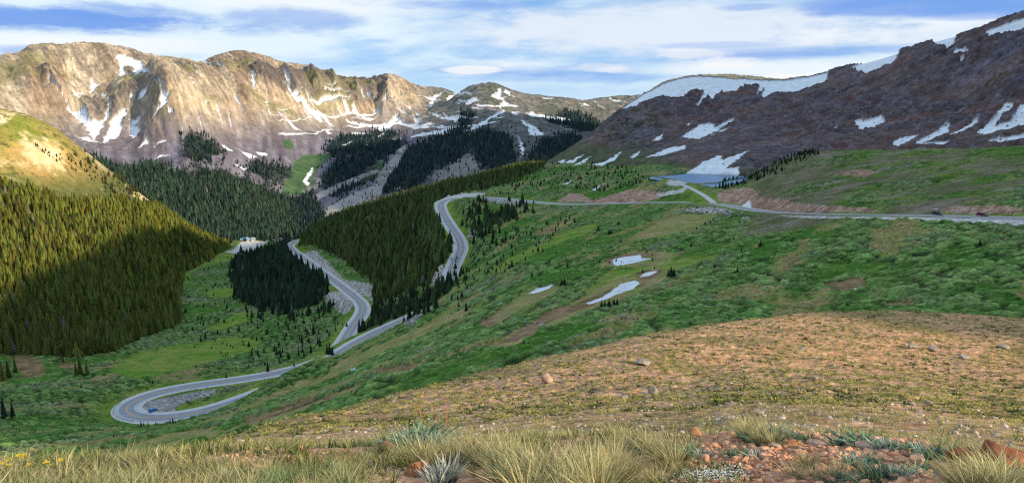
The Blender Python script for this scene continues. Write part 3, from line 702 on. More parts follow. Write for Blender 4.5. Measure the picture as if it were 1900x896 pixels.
# foreground hill
f1 = RF(fbm, X / 3.1, Y / 3.1, 130, 5); f2 = RF(fbm, X / .45, Y / .45, 131, 4); f3 = RF(fbm, X / 14, Y / 14, 132, 3)
fo = lerp(c3(.42, .205, .10), c3(.78, .45, .26), 0.5 + f2 + 0.5 * f1)
fo = lerp(fo, c3(.52, .26, .12), ss(0.1, 0.5, f1) * 0.6)
grn = ss(0.50, 0.85, f3 * 0.9 + 0.45 + 0.3 * f1 + 0.30 * ss(900, 250, PXB) * 0 + 0.25 * ss(.5, 1.0, Dg / np.interp(PXB, PXS, SILD)) * (PXB > 850))
fo = lerp(fo, lerp(c3(.12, .12, .025), c3(.24, .20, .06), 0.5 + f2), grn * 0.55)
gt = lerp(c3(.055, .085, .015), c3(.34, .30, .06), tid * 1.1 - .2)
fo = fo * (1 + .55 * np.clip(RF(fbm, X / .12, Y / .12, 147, 3), -.8, .8) * ss(30, 8, Dg) + .5 * np.clip(RF(fbm, X / .8, Y / .5, 148, 3), -.8, .8))[..., None]
fo = lerp(fo, gt, tuft * ss(9, 22, Dg) * 0.95)
st, sid_ = RF(cells, X / .42, Y / .42, 133)
fo = lerp(fo, lerp(c3(.30, .2, .14), c3(.52, .44, .38), sid_), (st < 0.2) * (sid_ > 0.5) * ss(60, 20, Dg) * 0.8)
nearred = ss(7.5, 4.8, Dg)
fo = lerp(fo, lerp(c3(.48, .20, .095), c3(.80, .44, .27), 0.5 + 1.3 * f2 + f1), nearred)
put(isF.astype(float), fo)
COL = COL * (1 + .50 * (isG | isL) + .12 * isR + .12 * isFAR)[..., None]
COL = COL * (1 - .22 * isL * ss(-110, -80, ZB) * 0)[..., None]
COL = COL * (1 - .12 * hk * (1 - SNB))[..., None]
put(SNB, lerp(c3(.64, .65, .68), c3(.88, .90, .93), .62 + .9 * fbm(X / 9, Y / 9, 170, 4) * (1 - .3 * isFAR) + .35 * n3))
# keep the bed of the lake dark
put(lk, c3(.03, .05, .07))
log('colour')
# ------------------------------------------------------------------ helpers for objects and materials
def mat(name, base=(.5, .5, .5), rough=0.8, metal=0.0):
    m = bpy.data.materials.new(name); m.use_nodes = True
    b = m.node_tree.nodes['Principled BSDF']
    b.inputs['Base Color'].default_value = (*base, 1); b.inputs['Roughness'].default_value = rough; b.inputs['Metallic'].default_value = metal
    b.inputs['Specular IOR Level'].default_value = 0.25
    return m
def nodes(m): return m.node_tree.nodes, m.node_tree.links, m.node_tree.nodes['Principled BSDF']

def mat_noise(name, c1, c2, scale=8.0, rough=.85, bump=.3, detail=6, bscale=None, dist=.02):
    m = mat(name, c1, rough); N, Lk, B = nodes(m)
    tc = N.new('ShaderNodeTexCoord'); no = N.new('ShaderNodeTexNoise'); no.inputs['Scale'].default_value = scale; no.inputs['Detail'].default_value = detail
    cr = N.new('ShaderNodeValToRGB'); cr.color_ramp.elements[0].color = (*c1, 1); cr.color_ramp.elements[1].color = (*c2, 1)
    cr.color_ramp.elements[0].position = .33; cr.color_ramp.elements[1].position = .67
    Lk.new(tc.outputs['Object'], no.inputs['Vector']); Lk.new(no.outputs['Fac'], cr.inputs['Fac']); Lk.new(cr.outputs['Color'], B.inputs['Base Color'])
    if bump:
        n2 = N.new('ShaderNodeTexNoise'); n2.inputs['Scale'].default_value = bscale or scale * 2.5; n2.inputs['Detail'].default_value = 8
        bp = N.new('ShaderNodeBump'); bp.inputs['Strength'].default_value = bump; bp.inputs['Distance'].default_value = dist
        Lk.new(tc.outputs['Object'], n2.inputs['Vector']); Lk.new(n2.outputs['Fac'], bp.inputs['Height']); Lk.new(bp.outputs['Normal'], B.inputs['Normal'])
    return m

def mat_ground(name, fine, mid, bump, bdist, lo=.45, hi=1.6):
    """ground colour painted per vertex from the relief, broken up by two noises"""
    m = mat(name, rough=.95); N, Lk, B = nodes(m)
    B.inputs['Specular IOR Level'].default_value = 0.1
    at = N.new('ShaderNodeAttribute'); at.attribute_name = 'col'
    tc = N.new('ShaderNodeTexCoord')
    def nz(sc, det):
        n = N.new('ShaderNodeTexNoise'); n.inputs['Scale'].default_value = sc; n.inputs['Detail'].default_value = det; n.inputs['Roughness'].default_value = .65
        Lk.new(tc.outputs['Object'], n.inputs['Vector']); return n
    a = nz(fine, 5); b = nz(mid, 6)
    ma = N.new('ShaderNodeMapRange'); ma.inputs[1].default_value = .3; ma.inputs[2].default_value = .7; ma.inputs[3].default_value = lo; ma.inputs[4].default_value = hi
    mb = N.new('ShaderNodeMapRange'); mb.inputs[1].default_value = .3; mb.inputs[2].default_value = .7; mb.inputs[3].default_value = .75; mb.inputs[4].default_value = 1.25
    Lk.new(a.outputs['Fac'], ma.inputs[0]); Lk.new(b.outputs['Fac'], mb.inputs[0])
    mu = N.new('ShaderNodeMath'); mu.operation = 'MULTIPLY'; Lk.new(ma.outputs[0], mu.inputs[0]); Lk.new(mb.outputs[0], mu.inputs[1])
    # snow keeps an even tone
    at2 = N.new('ShaderNodeAttribute'); at2.attribute_name = 'snow'
    mx = N.new('ShaderNodeMix'); mx.inputs[3].default_value = 1.0
    Lk.new(at2.outputs['Fac'], mx.inputs[0]); Lk.new(mu.outputs[0], mx.inputs[2])
    vm = N.new('ShaderNodeVectorMath'); vm.operation = 'SCALE'; Lk.new(at.outputs['Color'], vm.inputs[0]); Lk.new(mx.outputs[0], vm.inputs['Scale'])
    Lk.new(vm.outputs[0], B.inputs['Base Color'])
    bp = N.new('ShaderNodeBump'); bp.inputs['Strength'].default_value = bump; bp.inputs['Distance'].default_value = bdist
    Lk.new(a.outputs['Fac'], bp.inputs['Height']); Lk.new(bp.outputs['Normal'], B.inputs['Normal'])
    return m

def obj(name, me, parent=None, loc=None):
    o = bpy.data.objects.new(name, me); C.objects.link(o)
    if parent: o.parent = parent
    if loc is not None: o.location = loc
    return o
def tag(o, label=None, cat=None, group=None, kind=None):
    if label: o['label'] = label
    if cat: o['category'] = cat
    if group: o['group'] = group
    if kind: o['kind'] = kind
    return o
def empty(name, loc, rz=0, scale=1):
    o = bpy.data.objects.new(name, None); C.objects.link(o); o.location = loc; o.rotation_euler = (0, 0, rz); o.empty_display_size = .2
    if scale != 1: o.scale = (scale,) * 3
    return o
def copy_tree(o, parent=None):
    c = o.copy(); C.objects.link(c); c.parent = parent
    for ch in [q for q in C.objects if q.parent == o]: copy_tree(ch, c)
    return c

def np_mesh(name, co, faces, mats, mi=None, smooth=False, col=None):
    """faces: (n,3) or (n,4) int array"""
    me = bpy.data.meshes.new(name)
    k = faces.shape[1]
    me.vertices.add(len(co)); me.vertices.foreach_set('co', np.asarray(co, np.float32).ravel())
    me.loops.add(faces.size); me.loops.foreach_set('vertex_index', faces.astype(np.int32).ravel())
    me.polygons.add(len(faces)); me.polygons.foreach_set('loop_start', np.arange(0, faces.size, k, dtype=np.int32))
    if mi is not None: me.polygons.foreach_set('material_index', np.asarray(mi, np.int32))
    me.update()
    for m in mats: me.materials.append(m)
    if smooth: me.shade_smooth()
    if col is not None:
        at = me.attributes.new('col', 'FLOAT_COLOR', 'POINT')
        c4 = np.ones((len(co), 4), np.float32); c4[:, :3] = col
        at.data.foreach_set('color', c4.ravel())
    return me

def grid_obj(name, vm, m):
    idx = np.arange(NA * ND).reshape(NA, ND)
    f = np.stack([idx[:-1, :-1], idx[1:, :-1], idx[1:, 1:], idx[:-1, 1:]], -1)[vm].reshape(-1, 4)
    used = np.unique(f); remap = np.full(NA * ND, -1, np.int64); remap[used] = np.arange(len(used))
    me = np_mesh(name, np.stack([Xg, Yg, ZT], -1).reshape(-1, 3)[used], remap[f], [m], None, True, COL.reshape(-1, 3)[used])
    at = me.attributes.new('snow', 'FLOAT', 'POINT'); at.data.foreach_set('value', SNB.reshape(-1)[used].astype(np.float32))
    o = obj(name, me); o['kind'] = 'structure'
    return o

class MB:
    """collects boxes, prisms, tubes, lathes into one mesh"""
    def __init__(s): s.bm = bmesh.new()
    def box(s, c, size, rz=0, bev=0, taper=1.0):
        r = bmesh.ops.create_cube(s.bm, size=1)['verts']
        for v in r:
            v.co = Vector((v.co.x * size[0] * (taper if v.co.z > 0 else 1), v.co.y * size[1] * (taper if v.co.z > 0 else 1), v.co.z * size[2]))
            x, y = v.co.x, v.co.y
            v.co.x = x * math.cos(rz) - y * math.sin(rz) + c[0]; v.co.y = x * math.sin(rz) + y * math.cos(rz) + c[1]; v.co.z += c[2]
        if bev:
            es = list({e for v in r for e in v.link_edges})
            bmesh.ops.bevel(s.bm, geom=es, offset=bev, segments=2, affect='EDGES')
        return s
    def tube(s, pts, rad, n=8):
        pts = [Vector(p) for p in pts]; rings = []
        if not hasattr(rad, '__len__'): rad = [rad] * len(pts)
        for i, p in enumerate(pts):
            t = (pts[min(i + 1, len(pts) - 1)] - pts[max(i - 1, 0)]).normalized()
            a = t.orthogonal().normalized(); b = t.cross(a)
            rings.append([s.bm.verts.new(p + (a * math.cos(2 * math.pi * k / n) + b * math.sin(2 * math.pi * k / n)) * rad[i]) for k in range(n)])
        for r0, r1 in zip(rings, rings[1:]):
            # align ring r1 to r0
            for k in range(n):
                s.bm.faces.new((r0[k], r0[(k + 1) % n], r1[(k + 1) % n], r1[k]))
        s.bm.faces.new(rings[0][::-1]); s.bm.faces.new(rings[-1])
        return s
    def prism(s, prof, y0, y1, axis='y'):
        """profile in (x,z) pushed along y"""
        a = [s.bm.verts.new((p[0], y0, p[1])) for p in prof]; b = [s.bm.verts.new((p[0], y1, p[1])) for p in prof]
        n = len(prof)
        s.bm.faces.new(a); s.bm.faces.new(b[::-1])
        for i in range(n): s.bm.faces.new((a[i], b[i], b[(i + 1) % n], a[(i + 1) % n]))
        return s
    def build(s, name, m, parent=None, smooth=False, loc=None):
        bmesh.ops.recalc_face_normals(s.bm, faces=s.bm.faces)
        me = bpy.data.meshes.new(name); s.bm.to_mesh(me); s.bm.free()
        if m: me.materials.append(m)
        if smooth: me.shade_smooth()
        return obj(name, me, parent, loc)

def height(x, y):
    """terrain height by bilinear look-up in the polar grid"""
    x = np.asarray(x, float); y = np.asarray(y, float)
    a = np.arctan2(x, y); l = np.log(np.hypot(x, y))
    fa = np.clip((a - AZ[0]) / (AZ[1] - AZ[0]), 0, NA - 1.001); ia = fa.astype(int); ta = fa - ia
    il = np.clip(np.searchsorted(LD, l) - 1, 0, ND - 2); tl = np.clip((l - LD[il]) / (LD[il + 1] - LD[il]), 0, 1)
    return (ZT[ia, il] * (1 - ta) * (1 - tl) + ZT[ia + 1, il] * ta * (1 - tl) + ZT[ia, il + 1] * (1 - ta) * tl + ZT[ia + 1, il + 1] * ta * tl)
def ground_at(px, py, dmin=2, dmax=5000):
    """point of the terrain seen at a photo pixel (first hit beyond dmin)"""
    a, w = ray(px, py); a = float(a); w = float(w)
    ia = int(round((a - AZ[0]) / (AZ[1] - AZ[0])))
    z = ZT[ia] / DD; ok = np.where((z >= w) & (DD > dmin) & (DD < dmax))[0]
    i = ok[0] if len(ok) else np.searchsorted(DD, dmax) - 1
    d = DD[i]
    return Vector((d * math.sin(a), d * math.cos(a), float(ZT[ia, i])))

# ------------------------------------------------------------------ ground sheets
cellsid = SID[:-1, :-1].copy()
MG = {'near': mat_ground('stony_hill_ground', 9.0, 1.2, .6, .04), 'mid': mat_ground('alpine_meadow_ground', .9, .12, .8, .5), 'far': mat_ground('mountain_rock', .09, .02, .5, 3.0, .8, 1.2), 'rid': mat_ground('ridge_rock', .30, .05, .5, .8, .65, 1.35)}
grid_obj('foreground_hill', cellsid == 0, MG['near'])
grid_obj('valley_slope', cellsid == 1, MG['mid'])
grid_obj('forested_hillside', cellsid == 2, MG['mid'])
grid_obj('mountain_range', cellsid == 3, MG['far'])
grid_obj('mountain_ridge', cellsid == 4, MG['rid'])
log('ground meshes')

# ------------------------------------------------------------------ lake
bmw = bmesh.new()
lp = [P3(*q) for q in [(1205,332,LAKEZ),(1214,322,LAKEZ),(1270,318,LAKEZ),(1340,319,LAKEZ),(1398,321,LAKEZ),(1400,335,LAKEZ),(1372,346,LAKEZ),(1330,348,LAKEZ),(1290,345,LAKEZ),(1240,337,LAKEZ)]]
bmw.faces.new([bmw.verts.new((p[0], p[1], LAKEZ)) for p in lp])
bmesh.ops.recalc_face_normals(bmw, faces=bmw.faces)
mw = mat('lake_water', (.10, .23, .42), .35); N, Lk, B = nodes(mw)
B.inputs['Specular IOR Level'].default_value = .15
nz = N.new('ShaderNodeTexNoise'); nz.inputs['Scale'].default_value = .8; bp = N.new('ShaderNodeBump'); bp.inputs['Strength'].default_value = .3; bp.inputs['Distance'].default_value = .08
tc = N.new('ShaderNodeTexCoord'); Lk.new(tc.outputs['Object'], nz.inputs['Vector']); Lk.new(nz.outputs['Fac'], bp.inputs['Height']); Lk.new(bp.outputs['Normal'], B.inputs['Normal'])
me = bpy.data.meshes.new('lake_water'); bmw.to_mesh(me); me.materials.append(mw)
o = obj('lake_water', me); o['kind'] = 'structure'

# ------------------------------------------------------------------ roads
def strip(name, line, offs0, offs1, dz, m, gapf=None, i0=0, i1=None, nsub=1):
    line = np.asarray(line)
    t = np.gradient(line[:, :2], axis=0); t /= np.linalg.norm(t, axis=1)[:, None] + 1e-9
    nrm = np.stack([t[:, 1], -t[:, 0]], 1)
    off = np.linspace(offs0, offs1, nsub + 1)
    co = np.concatenate([np.column_stack([line[:, :2] + nrm * f, line[:, 2] + dz]) for f in off])
    n = len(line); F = []
    for j in range(nsub):
        i = np.arange(n - 1)
        if gapf is not None: i = i[gapf(i)]
        F.append(np.stack([i + j * n, i + 1 + j * n, i + 1 + (j + 1) * n, i + (j + 1) * n], 1))
    me = np_mesh(name, co, np.concatenate(F), [m], smooth=True)
    o = obj(name, me); o['kind'] = 'structure'
    return o
asph = mat_noise('asphalt', (.27, .28, .325), (.33, .34, .385), .25, .85, 0)
shld = mat_noise('gravel_shoulder', (.56, .53, .50), (.64, .61, .58), .3, .95, 0)
yel = mat_noise('yellow_road_paint', (.75, .40, .08), (.85, .52, .14), 2, .7, 0)
wht = mat_noise('white_road_paint', (.78, .78, .80), (.88, .88, .89), 2, .7, 0)
strip('road_shoulder', RA, -7.3, 7.3, -.04, shld, nsub=4)
strip('mountain_road', RA, -4.5, 4.5, .03, asph, nsub=2)
for nm, a, b, m_ in (('edge_line', -4.1, -3.75, wht), ('edge_line', 3.75, 4.1, wht), ('centre_line', -.38,-.08, yel), ('centre_line', .08, .38, yel)):
    strip(nm, RA, a, b, .06, m_)
strip('side_road', RS, -2.8, 2.8, .0, shld, nsub=2)
RV = np.array([P3(*s) for s in VAL_TRACK])
log('roads')
# ------------------------------------------------------------------ conifers
def conifer_far(rng, tiers, n, slim=.17):
    """unit-height ragged stack of skirts; vertices, triangles, brightness"""
    V, T, B = [], [], []
    for k in range(tiers):
        t = k / tiers
        z0 = .06 + .80 * t; zt = min(1.0, z0 + (1.0 - z0) * .55 + .09)
        R = slim * (1 - t) ** .85 + .012
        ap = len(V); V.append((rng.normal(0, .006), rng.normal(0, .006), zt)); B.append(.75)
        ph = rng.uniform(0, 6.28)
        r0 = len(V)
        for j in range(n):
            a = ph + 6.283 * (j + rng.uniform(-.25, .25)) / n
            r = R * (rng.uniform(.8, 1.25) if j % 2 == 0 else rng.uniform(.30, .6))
            V.append((r * math.cos(a), r * math.sin(a), z0 + (rng.uniform(-.035, .02) if j % 2 == 0 else rng.uniform(.0, .04)))); B.append(1.2 if j % 2 == 0 else .45)  # inner points darker: shade inside the crown put into the colour
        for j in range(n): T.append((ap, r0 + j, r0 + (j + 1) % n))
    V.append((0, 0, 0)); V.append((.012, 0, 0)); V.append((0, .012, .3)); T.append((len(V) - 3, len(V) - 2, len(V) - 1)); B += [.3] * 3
    return np.array(V), np.array(T), np.array(B)

def forest_mesh(name, pts, hs, tint, protos, m):
    """pts (n,3), hs heights, tint (n,3)"""
    rng = np.random.default_rng(5)
    CO, FA, CL = [], [], []; base = 0
    which = rng.integers(0, len(protos), len(pts))
    for k, (V, T, B) in enumerate(protos):
        sel = np.where(which == k)[0]; n = len(sel)
        if not n: continue
        a = rng.uniform(0, 6.28, n); ca, sa = np.cos(a)[:, None], np.sin(a)[:, None]
        wid = rng.uniform(.75, 1.35, n)[:, None] * hs[sel][:, None]; h = hs[sel][:, None]
        lx = rng.normal(0, .02, n)[:, None] * V[None, :, 2] * h; 
        x = (V[None, :, 0] * ca - V[None, :, 1] * sa) * wid + pts[sel, 0][:, None] + lx
        y = (V[None, :, 0] * sa + V[None, :, 1] * ca) * wid + pts[sel, 1][:, None]
        z = V[None, :, 2] * h + pts[sel, 2][:, None] - .3
        CO.append(np.stack([x, y, z], -1).reshape(-1, 3))
        FA.append((T[None] + (np.arange(n) * len(V))[:, None, None]).reshape(-1, 3) + base)
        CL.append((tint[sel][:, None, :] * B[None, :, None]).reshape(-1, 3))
        base += n * len(V)
    return np_mesh(name, np.concatenate(CO), np.concatenate(FA), [m], None, False, np.concatenate(CL))

mfo = mat('conifer_foliage', rough=.9); N, Lk, B = nodes(mfo); B.inputs['Specular IOR Level'].default_value = .1
at = N.new('ShaderNodeAttribute'); at.attribute_name = 'col'; Lk.new(at.outputs['Color'], B.inputs['Base Color'])

def crown_faces(rng, rows=26, slim=.17):
    """detailed crown: whorls of drooping needle sprays"""
    V, T, B = [], [], []
    for k in range(rows):
        t = (k + .5) / rows; z = .07 + .91 * t
        L = slim * (1 - t) ** .8 * (1.0 if k % 3 else .82) + .012
        nb = max(4, int(11 * (1 - t) + 3)); ph = rng.uniform(0, 6.28)
        for j in range(nb):
            a = ph + 6.283 * (j + rng.uniform(-.3, .3)) / nb; l = L * rng.uniform(.65, 1.2)
            dx, dy = math.cos(a), math.sin(a); wv = l * .38 + .004
            dr = l * rng.uniform(.15, .55)
            for s in range(2):
                b = len(V); zz = z - s * .012
                V += [(0, 0, zz + .015), (dx * l * .5 - dy * wv, dy * l * .5 + dx * wv, zz - dr * .45 - rng.uniform(0, .015)), (dx * l, dy * l, zz - dr + rng.uniform(-.01, .012)), (dx * l * .5 + dy * wv, dy * l * .5 - dx * wv, zz - dr * .45 - rng.uniform(0, .015))]
                if s: 
                    for q in range(1, 4):
                        v = V[b + q]; V[b + q] = (v[0] * .8, v[1] * .8, v[2] - .02)
                T += [(b, b + 1, b + 2), (b, b + 2, b + 3)]; B += [.35, .85, 1.25, .85] if not s else [.25, .5, .8, .5]  # inner and lower sprays painted darker, as self-shade of the crown
    return np.array(V), np.array(T), np.array(B)

rng = np.random.default_rng(11)
P_FAR = [conifer_far(rng, 4, 6, s) for s in (.15, .18, .2, .16)]
P_MID = [conifer_far(rng, 8, 10, s) for s in (.14, .16, .18, .2, .15)]

FEATH = {k: (.14 if k in ('left', 'krum') else .42) for k in FM}
FB = {k: blur(FM[k], 7, 16) if FEATH[k] > .2 else blur(FM[k], 3, 5) for k in FM}
def scatter(key, spacing, d0, d1):
    """jittered positions inside an outlined forest"""
    m = FB[key] > .06
    ii = np.where(m.any(1))[0]; jj = np.where(m.any(0))[0]
    if not len(ii): return np.zeros((0, 3))
    sub_ = m[ii[0]:ii[-1] + 1, jj[0]:jj[-1] + 1]
    xs, ys = Xg[ii[0]:ii[-1] + 1, jj[0]:jj[-1] + 1][sub_], Yg[ii[0]:ii[-1] + 1, jj[0]:jj[-1] + 1][sub_]
    gx_ = np.arange(xs.min(), xs.max(), spacing); gy_ = np.arange(ys.min(), ys.max(), spacing)
    GX_, GY_ = np.meshgrid(gx_, gy_); r = np.random.default_rng(abs(hash(key)) % 1000 if False else sum(map(ord, key)))
    x = (GX_ + r.uniform(-.5, .5, GX_.shape) * spacing).ravel(); y = (GY_ + r.uniform(-.5, .5, GY_.shape) * spacing).ravel()
    a = np.arctan2(x, y); l = np.log(np.hypot(x, y))
    ia = np.clip(np.round((a - AZ[0]) / (AZ[1] - AZ[0])).astype(int), 0, NA - 1); il = np.clip(np.searchsorted(LD, l), 0, ND - 1)
    ok = m[ia, il] & (np.minimum(dA, dS)[ia, il] > 9) & (SNB[ia, il] < .3)
    gapn = fbm(x / 30, y / 30, 301, 3)
    fe = FEATH[key]
    fm = FB[key][ia, il]
    ok &= r.uniform(0, 1, x.shape) < ss(.5 - fe, .5 + fe, fm + .25 * fbm(x / 25, y / 25, 302, 3))
    ok &= (r.uniform(0, 1, x.shape) < ss(-.5, -.08, gapn) * .92 + .08) 
    if key in RARE: ok &= r.uniform(0, 1, x.shape) < RARE[key] * (0.3 + 1.6 * ss(-.1, .3, gapn))
    if key == 'ski': ok &= GRAVRUN[ia, il] < .4
    x, y = x[ok], y[ok]
    return np.stack([x, y, height(x, y)], 1)
GRAVRUN = np.maximum(runs, mead)
RARE = {'rib': .4, 'ridge': .75, 'strip': .8, 'krum': .9}
SETS = [('left', 3.8, 12.0, (.125, .135, .026)), ('rib', 5, 9, (.055, .065, .024)), ('back', 5.6, 14.5, (.040, .070, .048)), ('valley', 7, 16, (.022, .042, .042)), ('ski', 7.5, 16, (.028, .052, .054)),  # back, valley and ski tints turned bluish: distance haze put into the colour
        ('knoll', 4.2, 11.5, (.075, .098, .030)), ('low', 4.7, 11.5, (.030, .054, .032)), ('ridge', 5.0, 8.5, (.036, .058, .026)), ('strip', 5.0, 9.5, (.034, .056, .026)), ('krum', 3.6, 3.6, (.02, .035, .018))]
near_p, near_h, near_c, near_k = [], [], [], []
far_p, far_h, far_c = [], [], []
for key, spc, hh, tint in SETS:
    p = scatter(key, spc, 0, 0)
    if not len(p): continue
    r = np.random.default_rng(len(p))
    h = hh * np.clip(r.normal(1, .25, len(p)), .35, 1.6) * np.where(r.uniform(0, 1, len(p)) < .25, r.uniform(.35, .75, len(p)), 1.05)
    dead = r.uniform(0, 1, len(p)) < .025; h *= np.where(dead, .8, 1)
    if key == 'knoll': h *= 1 - .45 * ss(-130, -100, p[:, 2])
    if key == 'left': h *= 1 - .35 * ss(-110, -60, p[:, 2])
    c = np.array(tint)[None] * r.uniform(.45, 1.75, len(p))[:, None] * (1 + r.normal(0, .10, (len(p), 3)))
    c[dead] = np.array([.20, .18, .165])
    if key in ('back', 'valley', 'ski'): far_p.append(p); far_h.append(h); far_c.append(c)
    else: near_p.append(p); near_h.append(h); near_c.append(c); near_k += [key] * len(p)
    log('trees', key, str(len(p)))

def sparse(poly, n, d0, d1, h0, h1, tint, seed):
    r = np.random.default_rng(seed); out = []; poly = np.array(poly); t = 0
    while len(out) < n and t < n * 60:
        t += 1
        q = (r.uniform(poly[:, 0].min(), poly[:, 0].max()), r.uniform(poly[:, 1].min(), poly[:, 1].max()))
        if not in_poly(np.array([q[0]]), np.array([q[1]]), poly)[0]: continue
        g_ = ground_at(q[0], q[1], d0, d1)
        if fbm(np.array([g_.x / 30]), np.array([g_.y / 30]), 310, 3)[0] < r.uniform(-.4, .3): continue
        out.append(g_)
    p = np.array([[v.x, v.y, v.z] for v in out]); h = r.uniform(h0, h1, len(p)); c = np.array(tint)[None] * r.uniform(.7, 1.3, (len(p), 1))
    near_p.append(p); near_h.append(h); near_c.append(c); near_k.extend(['sparse'] * len(p))
def sparse_far(poly, n, h0, h1, tint, seed):
    k0 = len(near_p); sparse(poly, n, 1500, 3400, h0, h1, tint, seed)
    far_p.append(near_p.pop()); far_h.append(near_h.pop()); far_c.append(near_c.pop()); del near_k[-len(far_p[-1]):]
sparse_far([(600,262),(760,240),(900,230),(960,225),(1090,240),(1080,280),(1000,305),(900,320),(780,350),(700,370),(610,390),(580,340)], 700, 7, 14, (.028, .050, .052), 21)  # bluish tint again carries painted distance haze
sparse_far([(430,298),(515,300),(515,335),(460,332)], 90, 7, 14, (.02, .036, .036), 22)
sparse_far([(330,245),(420,265),(420,310),(340,300)], 160, 7, 14, (.03, .044, .03), 23)
sparse([(880,338),(1000,305),(1060,302),(1190,312),(1210,345),(1180,362),(1060,352),(960,362),(880,358)], 330, 780, 1350, 2.5, 6.5, (.034, .052, .022), 1)
sparse([(422,500),(445,472),(452,590),(600,600),(625,560),(560,588),(470,584),(435,560)], 70, 560, 1300, 4.5, 10.5, (.030, .052, .030), 9)
sparse([(450,590),(560,575),(650,600),(620,640),(500,690),(430,690),(400,650)], 90, 420, 900, 2.5, 6, (.028, .046, .024), 2)
sparse([(870,450),(960,420),(1060,405),(1000,470),(960,500),(890,520),(860,560),(845,560)], 120, 350, 800, 2, 5, (.034, .054, .024), 3)
sparse([(1040,410),(1340,395),(1400,480),(1100,520),(1000,500)], 45, 250, 620, 1.0, 2.6, (.034, .054, .024), 4)
sparse([(700,580),(880,520),(850,470),(820,500),(700,560)], 60, 380, 800, 3, 7, (.034, .054, .024), 5)
sparse([(330,500),(440,470),(450,600),(380,660),(330,620)], 70, 600, 1300, 2, 6, (.026, .046, .022), 6)
sparse([(150,290),(300,385),(240,372),(100,300),(60,270)], 80, 850, 1300, 3, 7, (.05, .06, .022), 7)
sparse([(450,800),(560,740),(640,720),(760,700),(600,760)], 20, 150, 400, .5, 1.2, (.034, .054, .024), 8)
near_p = np.concatenate(near_p); near_h = np.concatenate(near_h); near_c = np.concatenate(near_c); near_k = np.array(near_k)
far_p = np.concatenate(far_p); far_h = np.concatenate(far_h); far_c = np.concatenate(far_c)

# --- individual trees: those that can be told apart in the photograph, listed by cluster (foot x, foot y, height, all in photo pixels)
CLUST = [
 ('on the tan bank at the left edge', [(5,705,40),(16,700,36),(29,692,34)]),
 ('on the small tan clearing left of the valley meadow', [(117,672,18),(141,692,24),(149,694,34),(162,696,28)]),
 ('in the willows at the lower left edge', [(8,776,44),(24,772,32)]),
 ('on the near verge of the hairpin bend', [(262,790,11),(267,791,9),(275,790,10),(289,788,6),(302,787,5),(316,784,10),(321,784,12),(326,784,6)]),
 ('in the willows outside the hairpin bend', [(37,800,8),(149,774,10),(151,720,9),(171,808,6),(197,712,7),(211,811,7),(273,723,8),(283,711,9),(341,711,6)]),
 ('beside the far side of the road beyond the hairpin', [(420,701,14),(437,684,7),(497,689,23),(521,663,18),(546,680,10),(554,660,17),(564,661,13),(577,655,22)]),
 ('on the valley side between meadow and road', [(425,618,12),(460,603,9),(467,599,13),(478,608,11),(484,593,14),(560,635,17),(568,586,9),(582,620,26),(590,638,19),(594,643,20),(611,623,13),(623,614,12)]),
 ('at the corner where the two roads seem to meet', [(607,657,22),(612,658,27),(617,659,21)]),
 ('between the two arms of road above the spur', [(667,617,28),(671,616,24),(677,613,20),(682,610,15),(694,603,20),(705,605,12),(709,602,10)]),
 ('on the bank where the upper road disappears', [(769,586,18),(777,584,26),(787,582,27),(795,578,22),(809,572,32),(780,568,14),(827,540,18),(831,543,15),(838,557,14),(851,569,11),(865,577,20)]),
 ('on the green slope right of the upper road', [(883,493,8),(913,452,14),(921,457,17),(927,434,16),(933,450,14),(947,443,10),(950,496,15),(945,498,10),(972,637,8),(987,513,9),(1007,467,9)]),
 ('around the snow patches on the green slope', [(1047,528,15),(1042,529,11),(1116,569,14),(1122,568,12),(1130,567,14),(1145,565,14),(1139,566,12),(1053,494,7),(1113,487,7),(1153,591,6)]),
 ('near the middle of the slope', [(1240,513,15),(1245,512,19),(1250,513,16),(1110,429,12),(1130,435,12),(1134,434,9),(1148,417,8),(1066,413,10),(1282,455,7),(1326,496,10),(1368,505,12),(1363,506,8),(1411,457,12),(1408,458,8),(1576,485,6)]),
 ('just below the top road', [(1292,426,6),(1308,417,7),(1318,414,6),(1818,455,12)]),
 ('at the lake end beside the red bank', [(1328,350,10),(1335,349,13),(1341,350,21),(1346,351,16),(1351,350,10),(1357,348,8)]),
]
ORD = ['leftmost', 'second from the left', 'third from the left', 'fourth from the left', 'fifth from the left', 'sixth from the left', 'seventh from the left', 'eighth from the left', 'ninth from the left', 'tenth from the left', 'eleventh from the left', 'twelfth from the left', 'thirteenth from the left', 'fourteenth from the left', 'fifteenth from the left']
bark = mat_noise('spruce_bark', (.07, .05, .035), (.14, .10, .075), 6, .95, .5)
def tint_mat(name, c):
    m = mat(name, c, .9); N, Lk, B = nodes(m); B.inputs['Specular IOR Level'].default_value = .1
    a = N.new('ShaderNodeAttribute'); a.attribute_name = 'col'; oi = N.new('ShaderNodeObjectInfo')
    mr = N.new('ShaderNodeMapRange'); mr.inputs[3].default_value = .7; mr.inputs[4].default_value = 1.35; Lk.new(oi.outputs['Random'], mr.inputs[0])
    v = N.new('ShaderNodeVectorMath'); v.operation = 'SCALE'; Lk.new(a.outputs['Color'], v.inputs[0]); Lk.new(mr.outputs[0], v.inputs['Scale']); Lk.new(v.outputs[0], B.inputs['Base Color'])
    return m
mcr = tint_mat('spruce_crown', (.03, .05, .025))
def crown_me(seed, tint, slim, rows=26):
    V, T, Bq = crown_faces(np.random.default_rng(seed), rows, slim)
    return np_mesh('crown', V, T, [mcr], None, False, np.array(tint)[None] * Bq[:, None])
TR = MB().tube([(0, 0, -.04), (0, 0, .3), (.004, 0, .95)], [.022, .016, .003], 7)
tr0 = TR.build('trunk', bark); trunk_me = tr0.data; bpy.data.objects.remove(tr0)
